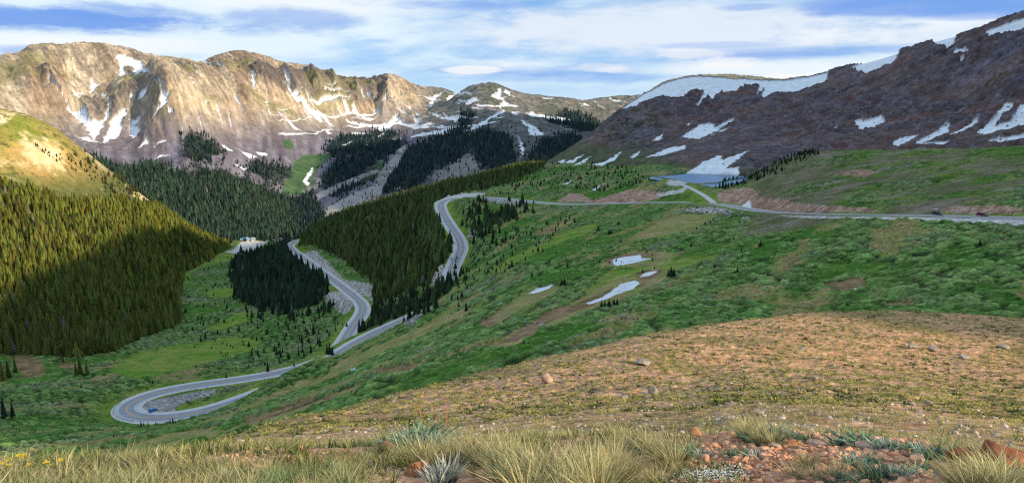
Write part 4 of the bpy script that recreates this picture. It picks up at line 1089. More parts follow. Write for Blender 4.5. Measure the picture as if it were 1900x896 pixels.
CM = {'green': [crown_me(i, (.036, .058, .024), s) for i, s in enumerate((.17, .2, .23))], 'left': [crown_me(10 + i, (.11, .12, .025), s) for i, s in enumerate((.13, .16))],
      'dark': [crown_me(20 + i, (.024, .044, .026), s) for i, s in enumerate((.14, .17))]}
def add_tree(p, h, kind, label, group, wide=1.0, rz=0):
    t = empty('spruce_tree', p, rz); t.scale = (h * wide, h * wide, h)
    tag(t, label, 'tree', group)
    obj('crown', random.choice(CM[kind]), t); obj('trunk', trunk_me, t)
    return t
random.seed(3)
nind = 0
for place, lst in CLUST:
    lst = sorted(lst)
    for i, (px, py, hp) in enumerate(lst):
        g_ = ground_at(px, py, 100, 1300); d = math.hypot(g_.x, g_.y)
        dep = g_.y * CP - g_.z * SP
        h = hp / FP * dep * 1.02
        kind = 'left' if px < 180 and py < 710 else ('dark' if px < 700 else 'green')
        add_tree((g_.x, g_.y, g_.z - .15), h, kind, ('%s spruce %s, %s' % ('dark' if kind != 'green' else 'green', place, ORD[i])), 'spruces ' + place, wide=(1.5 if h < 5 and px > 880 else 1.05), rz=random.uniform(0, 6))
        nind += 1
# the largest of the forest trees are objects too
qx, qy = project(near_p[:, 0], near_p[:, 1], near_p[:, 2])
size = near_h / near_p[:, 1]
size[(qx < -10) | (qx > 1910) | (qy > 880) | (near_k == 'krum')] = 0
order = np.argsort(-size)[:max(0, 285 - nind)]
GL = {'left': ('dark olive spruce in the forest covering the left hillside', 'left'), 'low': ('blackish spruce in the block between valley floor and lower road', 'dark'), 'knoll': ('spruce in the forest on the knoll inside the road loop', 'green'),
      'ridge': ('spruce in the small grove under the crest road', 'green'), 'strip': ('spruce in the strip above the lower road', 'green'), 'sparse': ('small lone spruce scattered over the willow slopes', 'green'), 'rib': ('small spruce on the rib above the left forest', 'left'), 'krum': ('', 'dark')}
for i in order:
    lb, kd = GL[near_k[i]]
    add_tree(tuple(near_p[i]), float(near_h[i]), kd, lb, lb.replace('spruce', 'spruces', 1), rz=random.uniform(0, 6))
rest = np.ones(len(near_p), bool); rest[order] = False
o = obj('conifer_forest', forest_mesh('conifer_forest', near_p[rest], near_h[rest], near_c[rest], P_MID, mfo)); o['kind'] = 'stuff'; tag(o, 'dense dark green conifer forest on the slopes around the road loops', 'forest')
o = obj('distant_forest', forest_mesh('distant_forest', far_p, far_h, far_c, P_FAR, mfo)); o['kind'] = 'stuff'; tag(o, 'blue-green conifer forest on the far valley sides and ski slopes', 'forest')
log('trees done', len(near_p), len(far_p))

# ------------------------------------------------------------------ rocks
def rock_mesh(seed, sub=3, flat=.7, rough=.16, cuts=12, lo=.38, hi=.82):
    r = random.Random(seed); bm = bmesh.new(); bmesh.ops.create_icosphere(bm, subdivisions=sub, radius=1)
    V = np.array([v.co[:] for v in bm.verts])
    sc_ = np.array([r.uniform(.8, 1.2), r.uniform(.65, 1), flat])
    for k in range(cuts):
        n = np.array([r.gauss(0, 1), r.gauss(0, 1), r.gauss(0, .8)]); n /= np.linalg.norm(n); dd = r.uniform(lo, hi)
        q = V @ n; V = V - np.clip(q - dd, 0, None)[:, None] * n[None]
    nz_ = fbm(V[:, 0] * 1.7 + V[:, 2] + seed * 3.1, V[:, 1] * 1.7 - V[:, 2] * .6, seed, 4)
    V = V * (1 + rough * nz_[:, None]) * sc_
    for v, c in zip(bm.verts, V): v.co = c
    F = np.array([[v.index for v in f.verts] for f in bm.faces]); bm.free()
    return V, F
def stones(name, pts, size, tints, m, nproto=6, sub=1, kind='stuff', flat=.6, sink=.25):
    rngs = np.random.default_rng(9); CO, FA, CL = [], [], []; base = 0; which = rngs.integers(0, nproto, len(pts))
    for k in range(nproto):
        V, T = rock_mesh(k + 50, sub, flat, .08, 8, .22, .62); sel = np.where(which == k)[0]; n = len(sel)
        if not n: continue
        a = rngs.uniform(0, 6.28, n)[:, None]; s_ = size[sel][:, None]
        x = (V[None, :, 0] * np.cos(a) - V[None, :, 1] * np.sin(a)) * s_ + pts[sel, 0][:, None]; y = (V[None, :, 0] * np.sin(a) + V[None, :, 1] * np.cos(a)) * s_ + pts[sel, 1][:, None]
        z = V[None, :, 2] * s_ * rngs.uniform(.6, 1.2, n)[:, None] + pts[sel, 2][:, None] + s_ * sink * .3
        CO.append(np.stack([x, y, z], -1).reshape(-1, 3)); FA.append((T[None] + (np.arange(n) * len(V))[:, None, None]).reshape(-1, 3) + base)
        CL.append(np.repeat(tints[sel], len(V), 0)); base += n * len(V)
    o = obj(name, np_mesh(name, np.concatenate(CO), np.concatenate(FA), [m], None, False, np.concatenate(CL)))
    if kind: o['kind'] = kind
    return o
mst = mat('loose_stone', rough=.9); N, Lk, B = nodes(mst)
at = N.new('ShaderNodeAttribute'); at.attribute_name = 'col'; no = N.new('ShaderNodeTexNoise'); no.inputs['Scale'].default_value = 30; no.inputs['Detail'].default_value = 5; tcc = N.new('ShaderNodeTexCoord'); Lk.new(tcc.outputs['Object'], no.inputs['Vector'])
mr = N.new('ShaderNodeMapRange'); mr.inputs[1].default_value = .3; mr.inputs[2].default_value = .7; mr.inputs[3].default_value = .65; mr.inputs[4].default_value = 1.3; Lk.new(no.outputs['Fac'], mr.inputs[0])
vs = N.new('ShaderNodeVectorMath'); vs.operation = 'SCALE'; Lk.new(at.outputs['Color'], vs.inputs[0]); Lk.new(mr.outputs[0], vs.inputs['Scale']); Lk.new(vs.outputs[0], B.inputs['Base Color'])
def scat_region(polys, n, d0, d1, seed):
    r = np.random.default_rng(seed); P_ = []
    for poly in polys:
        poly = np.array(poly, float); k = 0; t = 0
        while k < n and t < n * 8:
            t += 1
            q = (r.uniform(poly[:, 0].min(), poly[:, 0].max()), r.uniform(poly[:, 1].min(), poly[:, 1].max()))
            if in_poly(np.array([q[0]]), np.array([q[1]]), poly)[0]:
                g_ = ground_at(q[0], q[1], d0, d1); P_.append((g_.x, g_.y, g_.z)); k += 1
    return np.array(P_)
pp = scat_region([[(300,738),(352,722),(430,716),(470,712),(440,722),(360,742),(320,758)]], 160, 300, 520, 1)
p2 = scat_region([[(560,470),(585,465),(640,520),(690,528),(698,570),(640,535),(600,500)],[(868,420),(885,430),(885,450),(868,440)],[(800,520),(822,485),(824,530),(810,545)],[(1320,384),(1250,392),(1400,405),(1380,390)],[(900,375),(930,366),(985,386)],[(750,600),(795,570),(760,612)],[(600,545),(655,560),(640,585)]], 70, 300, 1200, 2)
p3 = scat_region([[(500,740),(900,560),(1400,400),(1880,420),(1880,560),(1300,600),(900,690),(620,740)]], 420, 130, 800, 3)
p4 = scat_region([[(1030,290),(1250,220),(1900,190),(1900,265),(1500,270),(1380,315),(1200,290)]], 500, 760, 1300, 4)
p5 = scat_region([[(700,640),(760,600),(900,560),(880,640),(760,690),(700,680)],[(1130,560),(1210,560),(1180,600),(1100,600)],[(930,560),(960,590),(1010,600),(940,600)]], 60, 130, 500, 5)
ptt = np.concatenate([pp, p2, p3, p4, p5]); r = np.random.default_rng(4)
szz = np.concatenate([r.uniform(.3, 1.0, len(pp)), r.uniform(.4, 1.5, len(p2)), r.uniform(.15, .55, len(p3)), r.uniform(.5, 2.2, len(p4)), r.uniform(.2, .6, len(p5))])
tn = np.array([.33, .30, .27])[None] * r.uniform(.55, 1.35, len(ptt))[:, None]
tn[:len(pp)] *= .75
tn[len(pp) + len(p2) + len(p3):len(pp) + len(p2) + len(p3) + len(p4)] *= .6
o = stones('scree_boulders', ptt, szz, tn, mst, sub=2); tag(o, 'pale grey boulders and scree scattered over the slopes', 'boulders')
log('boulders')

# ------------------------------------------------------------------ road side things
def near_road(px, py):
    g_ = ground_at(px, py, 200, 1400); return g_
def road_dir(p, line=RA):
    i = int(np.argmin(np.hypot(line[:, 0] - p[0], line[:, 1] - p[1]))); j = min(i + 2, len(line) - 1); k = max(i - 2, 0)
    t = line[j] - line[k]; return math.atan2(t[1], t[0]), line[i], t[:2] / np.linalg.norm(t[:2])
glass = mat('car_glass', (.02, .025, .03), .08); tyre = mat('tyre_rubber', (.02, .02, .02), .85); rimm_ = mat('wheel_rim', (.45, .45, .47), .35, .8)
lampw = mat('headlight_glass', (.8, .8, .78), .15); lampr = mat('tail_light_glass', (.45, .02, .02), .2); trimm = mat('black_plastic', (.03, .03, .03), .6)
def make_car(loc, rz, paint, label, suv=False):
    t = empty('parked_car' if suv == 'park' else 'car', loc, rz); tag(t, label, 'car')
    h = 1.62 if suv else 1.45
    prof = [(-2.25, .35), (-2.28, .72), (-2.15, .98), (-1.9, 1.02), (-1.55, h - .04), (-1.3, h), (.35, h), (.6, h - .05), (1.15, 1.0), (1.95, .86), (2.2, .7), (2.25, .38), (1.9, .30), (-1.9, .30)]
    m = MB(); n = len(prof)
    secs = [(-.88, .90), (-.9, 1.0), (.9, 1.0), (.88, .90)]
    rings = []
    for y, s_ in ((-.90, 0), (-.80, 1), (.80, 1), (.90, 0)):
        ring = []
        for x, z in prof:
            yy = y
            if z > 1.05: yy = y * (.80 if abs(y) > .85 else .84)
            ring.append(m.bm.verts.new((x * (1 if s_ else .985), yy, z - (0 if s_ else .03 * (z > .9)))))
        rings.append(ring)
    for a_, b_ in zip(rings, rings[1:]):
        for i in range(n): m.bm.faces.new((a_[i], a_[(i + 1) % n], b_[(i + 1) % n], b_[i]))
    m.bm.faces.new(rings[0]); m.bm.faces.new(rings[-1][::-1])
    m.build('body', paint, t, False)
    for s in (-1, 1):
        q = MB(); q.prism([(-1.5, 1.04), (-1.28, h - .10), (.28, h - .10), (.86, 1.04)], s * .735, s * .775).build('side_window', glass, t)
    MB().prism([(.93, 1.06), (.50, h - .09), (.53, h - .05), (1.0, 1.08)], -.62, .62).build('windscreen', glass, t)
    MB().prism([(-1.88, 1.06), (-1.58, h - .10), (-1.62, h - .06), (-1.95, 1.06)], -.62, .62).build('rear_window', glass, t)
    for x in (-1.4, 1.4):
        for s in (-1, 1):
            w_ = empty('wheel', (x, s * .80, .33)); w_.parent = t
            MB().tube([(0, -.11, 0), (0, .11, 0)], .33, 18).build('tyre', tyre, w_, True)
            MB().tube([(0, -.12, 0), (0, .12, 0)], .20, 14).build('rim', rimm_, w_, True)
    for s in (-1, 1):
        MB().box((2.2, s * .66, .70), (.1, .34, .14), bev=.03).build('headlight', lampw, t)
        MB().box((-2.25, s * .68, .80), (.08, .28, .18), bev=.02).build('tail_light', lampr, t)
        MB().box((.75, s * .95, 1.05), (.16, .14, .12), bev=.03).build('wing_mirror', trimm, t)
    MB().box((2.24, 0, .42), (.08, 1.5, .16), bev=.02).build('bumper', trimm, t); MB().box((-2.27, 0, .42), (.08, 1.5, .16), bev=.02).build('bumper', trimm, t)
    return t
def road_car(px, py, lane, paint, label, flip=False, **k):
    g_ = near_road(px, py); a_, c_, t_ = road_dir(g_)
    # car stays at its pixel, put on the lane
    nrm = np.array([t_[1], -t_[0]]); pos = c_[:2] + nrm * lane
    return make_car((pos[0], pos[1], c_[2] + .04), a_ + (math.pi if flip else 0), paint, label, **k)
maroon = mat('maroon_car_paint', (.10, .012, .018), .3); black_p = mat('black_car_paint', (.022, .02, .028), .3); bluep = mat('blue_car_paint', (.03, .22, .55), .3)
road_car(1762, 399, 1.9, black_p, 'dark car driving on the top road, left of the two cars', True, suv=True)
road_car(1841, 401, 1.9, maroon, 'maroon car driving on the top road near the right edge', True, suv=True)
g_ = ground_at(284, 763, 300, 500)
make_car((g_.x, g_.y, g_.z + .02), math.radians(70), bluep, 'bright blue car parked on the gravel inside the hairpin bend', suv='park')
# signs, snow poles, delineators, guard rail
steel = mat('galvanised_steel', (.33, .33, .34), .5, .6); wood = mat_noise('weathered_post_wood', (.10, .075, .055), (.20, .16, .12), 8); ysn = mat_noise('yellow_sign_face', (.75, .50, .03), (.80, .56, .05), 3, .5, 0); osn = mat_noise('orange_marker_face', (.65, .25, .05), (.7, .3, .07), 3, .5, 0)
def sign(px, py, size, face, label, diamond=True, hgt=2.1):
    g_ = ground_at(px, py, 200, 1300); rz = math.atan2(-g_.x, g_.y) 
    t = empty('road_sign', g_, rz); tag(t, label, 'road sign')
    MB().tube([(0, .03, -.3), (0, .03, hgt + size * .5)], .05, 8).build('post', wood, t)
    m = MB(); s = size * .5
    pr = [(0, hgt - s * 1.3), (s * 1.3, hgt), (0, hgt + s * 1.3), (-s * 1.3, hgt)] if diamond else [(-s, hgt - s * .7), (s, hgt - s * .7), (s, hgt + s * .7), (-s, hgt + s * .7)]
    m.prism(pr, -.03, -.01); m.build('sign_panel', face, t)
    m = MB(); pr2 = [(x * .55, hgt + (z - hgt) * .12) for x, z in pr]
    m.prism([(-s * .15, hgt - s * .5), (s * .15, hgt - s * .5), (s * .15, hgt + .05), (s * .45, hgt + .35 * s), (s * .3, hgt + .5 * s), (-s * .15, hgt + .15 * s)], -.045, -.031).build('curve_arrow', trimm, t)
    return t
sign(216, 750, 1.3, ysn, 'yellow diamond warning sign outside the hairpin bend')
sign(605, 503, 1.3, ysn, 'yellow diamond warning sign beside the lower road above the valley forest')
sign(199, 776, 1.2, osn, 'orange board on a post at the outer tip of the hairpin', False, 1.4)
def pole(px, py, h, label, group, rad=.09):
    g_ = ground_at(px, py, 200, 1000)
    t = empty('snow_pole', g_); tag(t, label, 'pole', group)
    MB().tube([(0, 0, -.3), (0, 0, h)], [rad, rad * .8], 8).build('pole_shaft', steel, t)
    MB().tube([(0, 0, h * .82), (0, 0, h * .95)], rad * 1.25, 8).build('reflector_band', wht, t)
for px, py, h, lb in [(491, 713, 5.2, 'tall snow pole beside the road where the slope cuts it off'), (273, 751, 2.6, 'snow pole at the inner edge of the hairpin above the blue car'), (354, 727, 2.6, 'snow pole inside the upper arm of the hairpin'), (381, 726, 2.2, 'snow pole inside the hairpin, furthest from the bend'),
                      (1697, 404, 2.6, 'snow pole on the near edge of the top road, left of both cars'), (1749, 405, 1.4, 'short post on the near verge of the top road below the dark car'), (1811, 408, 1.4, 'short post on the near verge between the two cars'), (1880, 409, 2.4, 'snow pole on the near verge at the right edge'), (1452, 403, 2.0, 'snow pole below the junction on the top road')]:
    pole(px, py, h, lb, 'poles along the road')
# guard rail on the outer side of the hairpin
i0 = int(np.argmin(np.hypot(*(RA[:, :2] - P3(232, 772, 396)[:2]).T))); seg = RA[i0 - 3:i0 + 9]
tt = np.gradient(seg[:, :2], axis=0); tt /= np.linalg.norm(tt, axis=1)[:, None]; nn = np.stack([tt[:, 1], -tt[:, 0]], 1)
side = 1 if np.dot(nn[5], seg[5, :2] - RA[i0 - 20:i0 + 25, :2].mean(0)) > 0 else -1
gp = np.column_stack([seg[:, :2] + nn * 6.0 * side, seg[:, 2]])
t = empty('guard_rail', tuple(gp[0])); tag(t, 'grey steel guard rail on the outside of the hairpin', 'guard rail')
m = MB(); m.tube([tuple(q - gp[0] + np.array([0, 0, .68])) for q in gp], .13, 6); m.build('rail', steel, t)
for q in gp[::2]:
    m = MB(); v = q - gp[0]; m.box((v[0], v[1], v[2] + .2), (.15, .15, 1.0)); m.build('post', wood, t)
# valley building
g_ = ground_at(456, 447, 1250, 1650)
t = empty('lodge_building', (g_.x, g_.y, g_.z), math.radians(12)); tag(t, 'long pale blue roofed building at the far end of the valley', 'building')
wallm = mat_noise('pale_wall_boards', (.38, .42, .45), (.50, .54, .57), 3, .8, 0); roofm = mat_noise('blue_metal_roof', (.20, .42, .66), (.30, .52, .76), .8, .45, 0)
MB().box((0, 0, 1.6), (18, 8, 4.2)).build('wall', wallm, t)
MB().prism([(-4.9, 3.5), (0, 6.6), (4.9, 3.5), (4.9, 3.9), (0, 7.0), (-4.9, 3.9)], -9.8, 9.8).build('roof', roofm, t).rotation_euler = (0, 0, math.pi / 2)
for k in range(6): MB().box((-7.2 + k * 2.9, -4.03, 2.1), (1.3, .1, 1.2)).build('window', glass, t)
MB().box((7.6, -4.05, 1.1), (1.1, .12, 2.2)).build('door', trimm, t)
an = MB().box((13.2, 1.5, 1.4), (8, 7, 5.4)); an.build('annex', wallm, t)
MB().prism([(-4.2, 4.1), (0, 6.0), (4.2, 4.1)], 9.0, 17.6).build('annex_roof', mat_noise('grey_roof', (.42, .43, .44), (.52, .53, .54), 1, .6, 0), t).rotation_euler = (0, 0, -math.pi / 2)
t.children[-1].location = (0, 1.5, 0) if len(t.children) else (0, 0, 0)
log('roadside')
# ------------------------------------------------------------------ foreground plants and stones
def blades(rng, n, rad, h, w, lean, col0, col1, curl=.5, segs=3, var=.35):
    """tussock of n tapering blades"""
    V, F, Cc = [], [], []
    for i in range(n):
        a = rng.uniform(0, 6.283); r = rad * math.sqrt(rng.uniform(0, 1)); bx_, by_ = r * math.cos(a), r * math.sin(a)
        a2 = a + rng.normal(0, .5); l = h * rng.uniform(.55, 1.1); ln = lean * (.35 + r / rad) * rng.uniform(.4, 1.5)
        ww = w * rng.uniform(.7, 1.3); ax, ay = -math.sin(a2 + rng.normal(0, .6)), math.cos(a2 + rng.normal(0, .6))
        tone = rng.uniform(1 - var, 1 + var); mixv = rng.uniform(0, 1)
        cb = np.array(col0) * tone; ct = (np.array(col1) * (1 - .4 * mixv) + np.array(col0) * .4 * mixv) * tone
        b = len(V)
        for k in range(segs + 1):
            t = k / segs; o_ = l * ln * (t + curl * t * t) * .8; z = l * t * (1 - .35 * ln * t * curl)
            hw = ww * (1 - t) ** .7 * .5
            x = bx_ + math.cos(a2) * o_; y = by_ + math.sin(a2) * o_
            c = (cb * (1 - t) + ct * t) * (.25 + .75 * min(1, t * 1.8))  # blade feet darkened: shade inside the tuft put into the colour
            if k < segs: V += [(x - ax * hw, y - ay * hw, z), (x + ax * hw, y + ay * hw, z)]; Cc += [c, c]
            else: V.append((x, y, z)); Cc.append(c)
        for k in range(segs - 1): F += [(b + 2 * k, b + 2 * k + 1, b + 2 * k + 3), (b + 2 * k, b + 2 * k + 3, b + 2 * k + 2)]
        F.append((b + 2 * segs - 2, b + 2 * segs - 1, b + 2 * segs))
    return np.array(V), np.array(F), np.array(Cc)
mgr = mat('grass_blades', rough=.7); N, Lk, B = nodes(mgr); B.inputs['Specular IOR Level'].default_value = .2
at = N.new('ShaderNodeAttribute'); at.attribute_name = 'col'; oi = N.new('ShaderNodeObjectInfo')
mr = N.new('ShaderNodeMapRange'); mr.inputs[3].default_value = .8; mr.inputs[4].default_value = 1.25; Lk.new(oi.outputs['Random'], mr.inputs[0])
vs = N.new('ShaderNodeVectorMath'); vs.operation = 'SCALE'; Lk.new(at.outputs['Color'], vs.inputs[0]); Lk.new(mr.outputs[0], vs.inputs['Scale']); Lk.new(vs.outputs[0], B.inputs['Base Color'])
tl = N.new('ShaderNodeBsdfTranslucent'); Lk.new(vs.outputs[0], tl.inputs['Color']); mxs = N.new('ShaderNodeMixShader'); mxs.inputs[0].default_value = .3
Lk.new(B.outputs[0], mxs.inputs[1]); Lk.new(tl.outputs[0], mxs.inputs[2]); Lk.new(mxs.outputs[0], N['Material Output'].inputs['Surface'])
GREEN0, STRAW, OLIVE = (.10, .14, .035), (.9, .76, .38), (.34, .36, .10)
rg = np.random.default_rng(21)
def protos(k, *a, **kw): return [np_mesh('blades', *(lambda q: (q[0], q[1], [mgr], None, False, q[2]))(blades(rg, *a, **kw))) for _ in range(k)]
PR = {
 'straw': protos(4, 170, .12, 1.0, .021, .62, (.22, .19, .06), (.90, .76, .38), var=.6),
 'mixed': protos(4, 150, .15, 1.0, .024, .70, (.14, .16, .05), (.78, .70, .36), var=.6),
 'green': protos(2, 130, .15, 1.0, .026, .75, (.06, .12, .04), (.34, .44, .18), var=.5),
 'herb': protos(3, 90, .55, 1.0, .20, .75, (.045, .09, .04), (.26, .40, .24), curl=.9, var=.5),
 'silver': protos(2, 110, .40, 1.0, .10, .55, (.26, .28, .22), (.78, .80, .72), curl=.7, var=.5),
}
def near_pt(px, py):
    return ground_at(px, py, 1.7, 7.5)
def plant(kind, px, py, h, label, cat, group, name, wide=1.0):
    g_ = near_pt(px, py)
    o = obj(name, random.choice(PR[kind]), None, (g_.x, g_.y, g_.z - .012)); o.rotation_euler = (random.uniform(-.08, .08), random.uniform(-.08, .08), random.uniform(0, 6.28))
    o.scale = (h * wide, h * wide, h); tag(o, label, cat, group)
    return o
random.seed(12)
# (px range, foot py range, count, height range, kinds, label)
BEDS = [
 ((-60, 250), (884, 965), 34, (.06, .105), ('mixed', 'mixed', 'green', 'straw'), 'yellow-green grass tussock in the thick grass at the lower left corner'),
 ((230, 500), (868, 955), 34, (.07, .12), ('mixed', 'straw', 'mixed'), 'yellowing grass tussock in the bank left of the reddish bare patch'),
 ((480, 670), (852, 950), 22, (.07, .125), ('mixed', 'straw', 'green'), 'long loose grass tussock below the bare reddish patch'),
 ((745, 960), (840, 868), 24, (.09, .14), ('straw', 'straw', 'mixed'), 'straw coloured tussock on the rim behind the silvery plant'),
 ((925, 1150), (866, 940), 28, (.12, .20), ('straw', 'straw', 'mixed'), 'tall golden tussock in the big clump at the bottom centre'),
 ((1130, 1290), (838, 880), 16, (.08, .125), ('straw', 'mixed'), 'pale tussock right of the big golden clump'),
 ((1370, 1440), (812, 828), 6, (.09, .14), ('straw',), 'small golden tussock on the rim above the red gravel'),
 ((1470, 1560), (862, 895), 5, (.06, .10), ('straw', 'mixed'), 'short pale tussock standing in the red gravel'),
 ((1730, 1850), (836, 848), 8, (.06, .10), ('straw', 'mixed'), 'short straw tussock behind the red boulder'),
 ((1770, 1880), (900, 930), 8, (.10, .15), ('straw', 'mixed'), 'golden tussock below the red boulder at the right corner'),
 ((1180, 1270), (880, 910), 6, (.05, .09), ('straw', 'mixed'), 'low grass tussock beside the white flower cushion'),
]
PLUR = lambda s_: s_.replace('tussock', 'tussocks', 1)
for (x0, x1), (y0, y1), n, (h0, h1), kinds, lab in BEDS:
    for i in range(n):
        px = x0 + (x1 - x0) * (i + random.random()) / n
        py = random.uniform(y0, y1); f = (py - y0) / max(1, y1 - y0)
        plant(random.choice(kinds), px, py, random.uniform(h0, h1), lab, 'grass', PLUR(lab), 'grass_tussock', random.uniform(.9, 1.35))
HERBS = [(750,831,.08),(770,829,.115),(788,829,.12),(802,830,.09),(780,836,.075),(1285,848,.06),(1305,846,.05),(1362,848,.045),(1385,850,.05),(1403,848,.045),(1405,822,.06),(1428,816,.07),(1445,812,.07),(1475,818,.06),(1498,818,.055),(1555,824,.06),(1580,826,.06),(1606,828,.06),
         (1640,836,.065),(1665,838,.06),(1690,838,.06),(1715,848,.065),(1740,856,.07),(1765,858,.065),(1580,862,.055),(1605,864,.06),(1640,890,.065),(1670,885,.06),(1700,880,.05),(1560,893,.055),(1870,888,.05),(250,905,.07),(600,900,.06),(405,890,.06)]
ho = 0
for i, (px, py, h) in enumerate(HERBS):
    where = 'behind the grass on the rim at the centre' if px < 820 and py < 840 else ('along the rim of the red gravel' if py < 842 and px > 1270 else 'growing in the red gravel' if px > 1270 else 'among the grass')
    lab = 'blue-green narrow-leaved herb ' + where
    plant('herb' if i % 3 else 'silver', px, py + 3, h, lab, 'plant', 'herbs ' + where, 'herb_clump', random.uniform(1.0, 1.4))
plant('silver', 828, 893, .13, 'silvery feathery plant at the bottom centre', 'plant', None, 'silver_plant', .8)
plant('silver', 812, 900, .10, 'shorter silvery plant left of the feathery one', 'plant', None, 'silver_plant', .9)

# yellow daisies
pet = mat_noise('yellow_petals', (.85, .52, .01), (.95, .66, .03), 40, .6, 0); heart = mat_noise('flower_centre', (.55, .28, .01), (.7, .4, .02), 60, .8, 0); stemm = mat_noise('green_stem', (.12, .17, .05), (.22, .26, .10), 30, .8, 0); dry = mat_noise('dry_stem', (.42, .36, .26), (.62, .56, .44), 30, .9, .2); redst = mat_noise('rusty_stem', (.42, .12, .04), (.62, .24, .08), 30, .9, 0)
FLW = [(4, 859, 9), (16, 851, 12), (17, 861, 9), (37, 845, 12), (46, 843, 8), (41, 849, 9), (53, 861, 8), (86, 857, 11), (92, 864, 8), (111, 853, 11), (291, 852, 6)]
FL = ['at the very left edge', 'upper of the pair near the left edge', 'lower of the pair near the left edge', 'leftmost of the top trio', 'rightmost of the top trio', 'middle of the top trio', 'low one right of the trio', 'larger of the middle pair', 'smaller of the middle pair', 'alone, fifth place to the right', 'far right among the orange grass']
for (px, py, wpx), lb in zip(FLW, FL):
    d = 3.9; top = P3(px, py, d); gz = float(height(top[0], top[1])); hgt = top[2] - gz
    if hgt < .03: d = 3.4; top = P3(px, py, d); gz = float(height(top[0], top[1])); hgt = max(.04, top[2] - gz)
    R_ = wpx / FP * d * .55
    t = empty('yellow_flower', (top[0], top[1], gz), random.uniform(0, 6)); tag(t, 'yellow daisy flower, ' + lb, 'flower', 'yellow daisies in the left corner' if px < 200 else None)
    MB().tube([(random.uniform(-.02, .02), random.uniform(-.02, .02), -.01), (.004, 0, hgt * .6), (0, 0, hgt)], [.0022, .0018, .0015], 5).build('stem', stemm, t)
    m = MB(); npz = 13
    for k in range(npz):
        a_ = 6.283 * k / npz; ca, sa = math.cos(a_), math.sin(a_); w_ = R_ * .27; up = R_ * random.uniform(-.15, .3)
        vs_ = [m.bm.verts.new(q) for q in ((ca * R_ * .25, sa * R_ * .25, hgt), (ca * R_ * .7 - sa * w_, sa * R_ * .7 + ca * w_, hgt + up * .6), (ca * R_, sa * R_, hgt + up), (ca * R_ * .7 + sa * w_, sa * R_ * .7 - ca * w_, hgt + up * .6))]
        m.bm.faces.new(vs_)
    po = m.build('petals', pet, t); po.rotation_euler = (0, 0, 0)
    bmh = MB(); bmesh.ops.create_uvsphere(bmh.bm, u_segments=10, v_segments=6, radius=R_ * .36)
    for v in bmh.bm.verts: v.co.z = v.co.z * .7 + hgt
    bmh.build('flower_heart', heart, t, True)
# dry stalks
def stalk(pts, rad, m_, name, label, cat='stalk'):
    P_ = [Vector(P3(*p)) for p in pts]; o0 = P_[0].copy(); o0.z = float(height(o0.x, o0.y)) - .01
    pl = [Vector((0, 0, 0))] + [p - o0 for p in P_[0:]]
    o = MB().tube(pl, [rad] * (len(pl) - 1) + [rad * .5], 6).build(name, m_, None, True, o0); tag(o, label, cat); return o
stalk([(176, 878, 3.3), (150, 868, 3.4), (137, 858, 3.5), (125, 843, 3.6)], .0032, dry, 'dry_stalk', 'long pale bent dry stalk right of the yellow flowers')
stalk([(293, 873, 3.4), (293, 850, 3.5), (290, 835, 3.6), (295, 824, 3.6)], .0036, dry, 'dry_stalk', 'upright grey dry stalk against the tan slope at the left')
stalk([(737, 823, 3.6), (730, 806, 3.7), (726, 788, 3.8)], .003, dry, 'dry_stalk', 'pale curved stalk left of the blue-green herb on the rim')
stalk([(757, 823, 3.6), (750, 806, 3.7), (744, 795, 3.8)], .0026, dry, 'dry_stalk', 'shorter pale stalk touching the blue-green herb on the rim')
stalk([(783, 800, 4.0), (781, 775, 4.1), (778, 756, 4.2), (776, 742, 4.2)], .0030, redst, 'rusty_stalk', 'rusty red stalk rising above the blue-green herb, left one')
stalk([(828, 800, 4.0), (829, 770, 4.1), (829, 732, 4.2)], .0028, redst, 'rusty_stalk', 'taller rusty orange stalk right of the blue-green herb')
stalk([(813, 800, 4.0), (814, 778, 4.1), (814, 768, 4.2)], .0024, redst, 'rusty_stalk', 'short rusty stalk between the two taller ones')
stalk([(486, 850, 3.6), (487, 820, 3.7), (486, 788, 3.8)], .0028, stemm, 'green_stalk', 'thin dark green stalk left of centre against the tan slope')
stalk([(842, 880, 3.2), (850, 850, 3.25), (856, 823, 3.3)], .006, dry, 'dry_stalk', 'woolly white seed stalk of the silvery plant')

# boulders that can be told apart
def boulder(px0, px1, py0, py1, seed, m_, label, dmin=1.7, dmax=150, name='boulder', flat=.75, cut=8):
    pxc = (px0 + px1) / 2
    g_ = ground_at(pxc, py1 - (py1 - py0) * .12, dmin, dmax); d = g_.y * CP - g_.z * SP
    k_ = .8 if dmin > 5 else 1.0; wd = (px1 - px0) / FP * d * k_; hg = (py1 - py0) / FP * d * k_
    V, F = rock_mesh(seed, 4 if wd * FP / d > 30 else 3, 1.0, .14, cut + 5)
    V = V - (V.max(0) + V.min(0)) / 2; V = V / (V.max(0) - V.min(0)) * np.array([wd, wd * .8, hg * 1.2]); V[:, 2] += hg * .22
    me = np_mesh('boulder', V, F, [m_], None, False); 
    if wd * FP / d > 60: me.shade_smooth()
    o = obj(name, me, None, (g_.x, g_.y + wd * .2, g_.z)); tag(o, label, 'rock'); return o
mrr = mat_noise('red_sandstone', (.20, .060, .025), (.50, .20, .10), 9, .9, .8, 9, 26, .02)
mpk = mat_noise('pinkish_granite', (.36, .22, .15), (.62, .44, .34), 5, .9, .5, 8, 14, .03)
mgy = mat_noise('pale_granite', (.22, .17, .13), (.46, .39, .32), 5, .9, .5, 8, 14, .03)
mor = mat_noise('orange_stone', (.30, .12, .05), (.62, .34, .19), 14, .9, .7, 8, 30, .015)
boulder(1762, 1846, 834, 866, 1, mrr, 'long low red boulder, left one of the pair at the right edge')
boulder(1836, 1925, 829, 875, 2, mrr, 'large dark red boulder cut by the right edge')
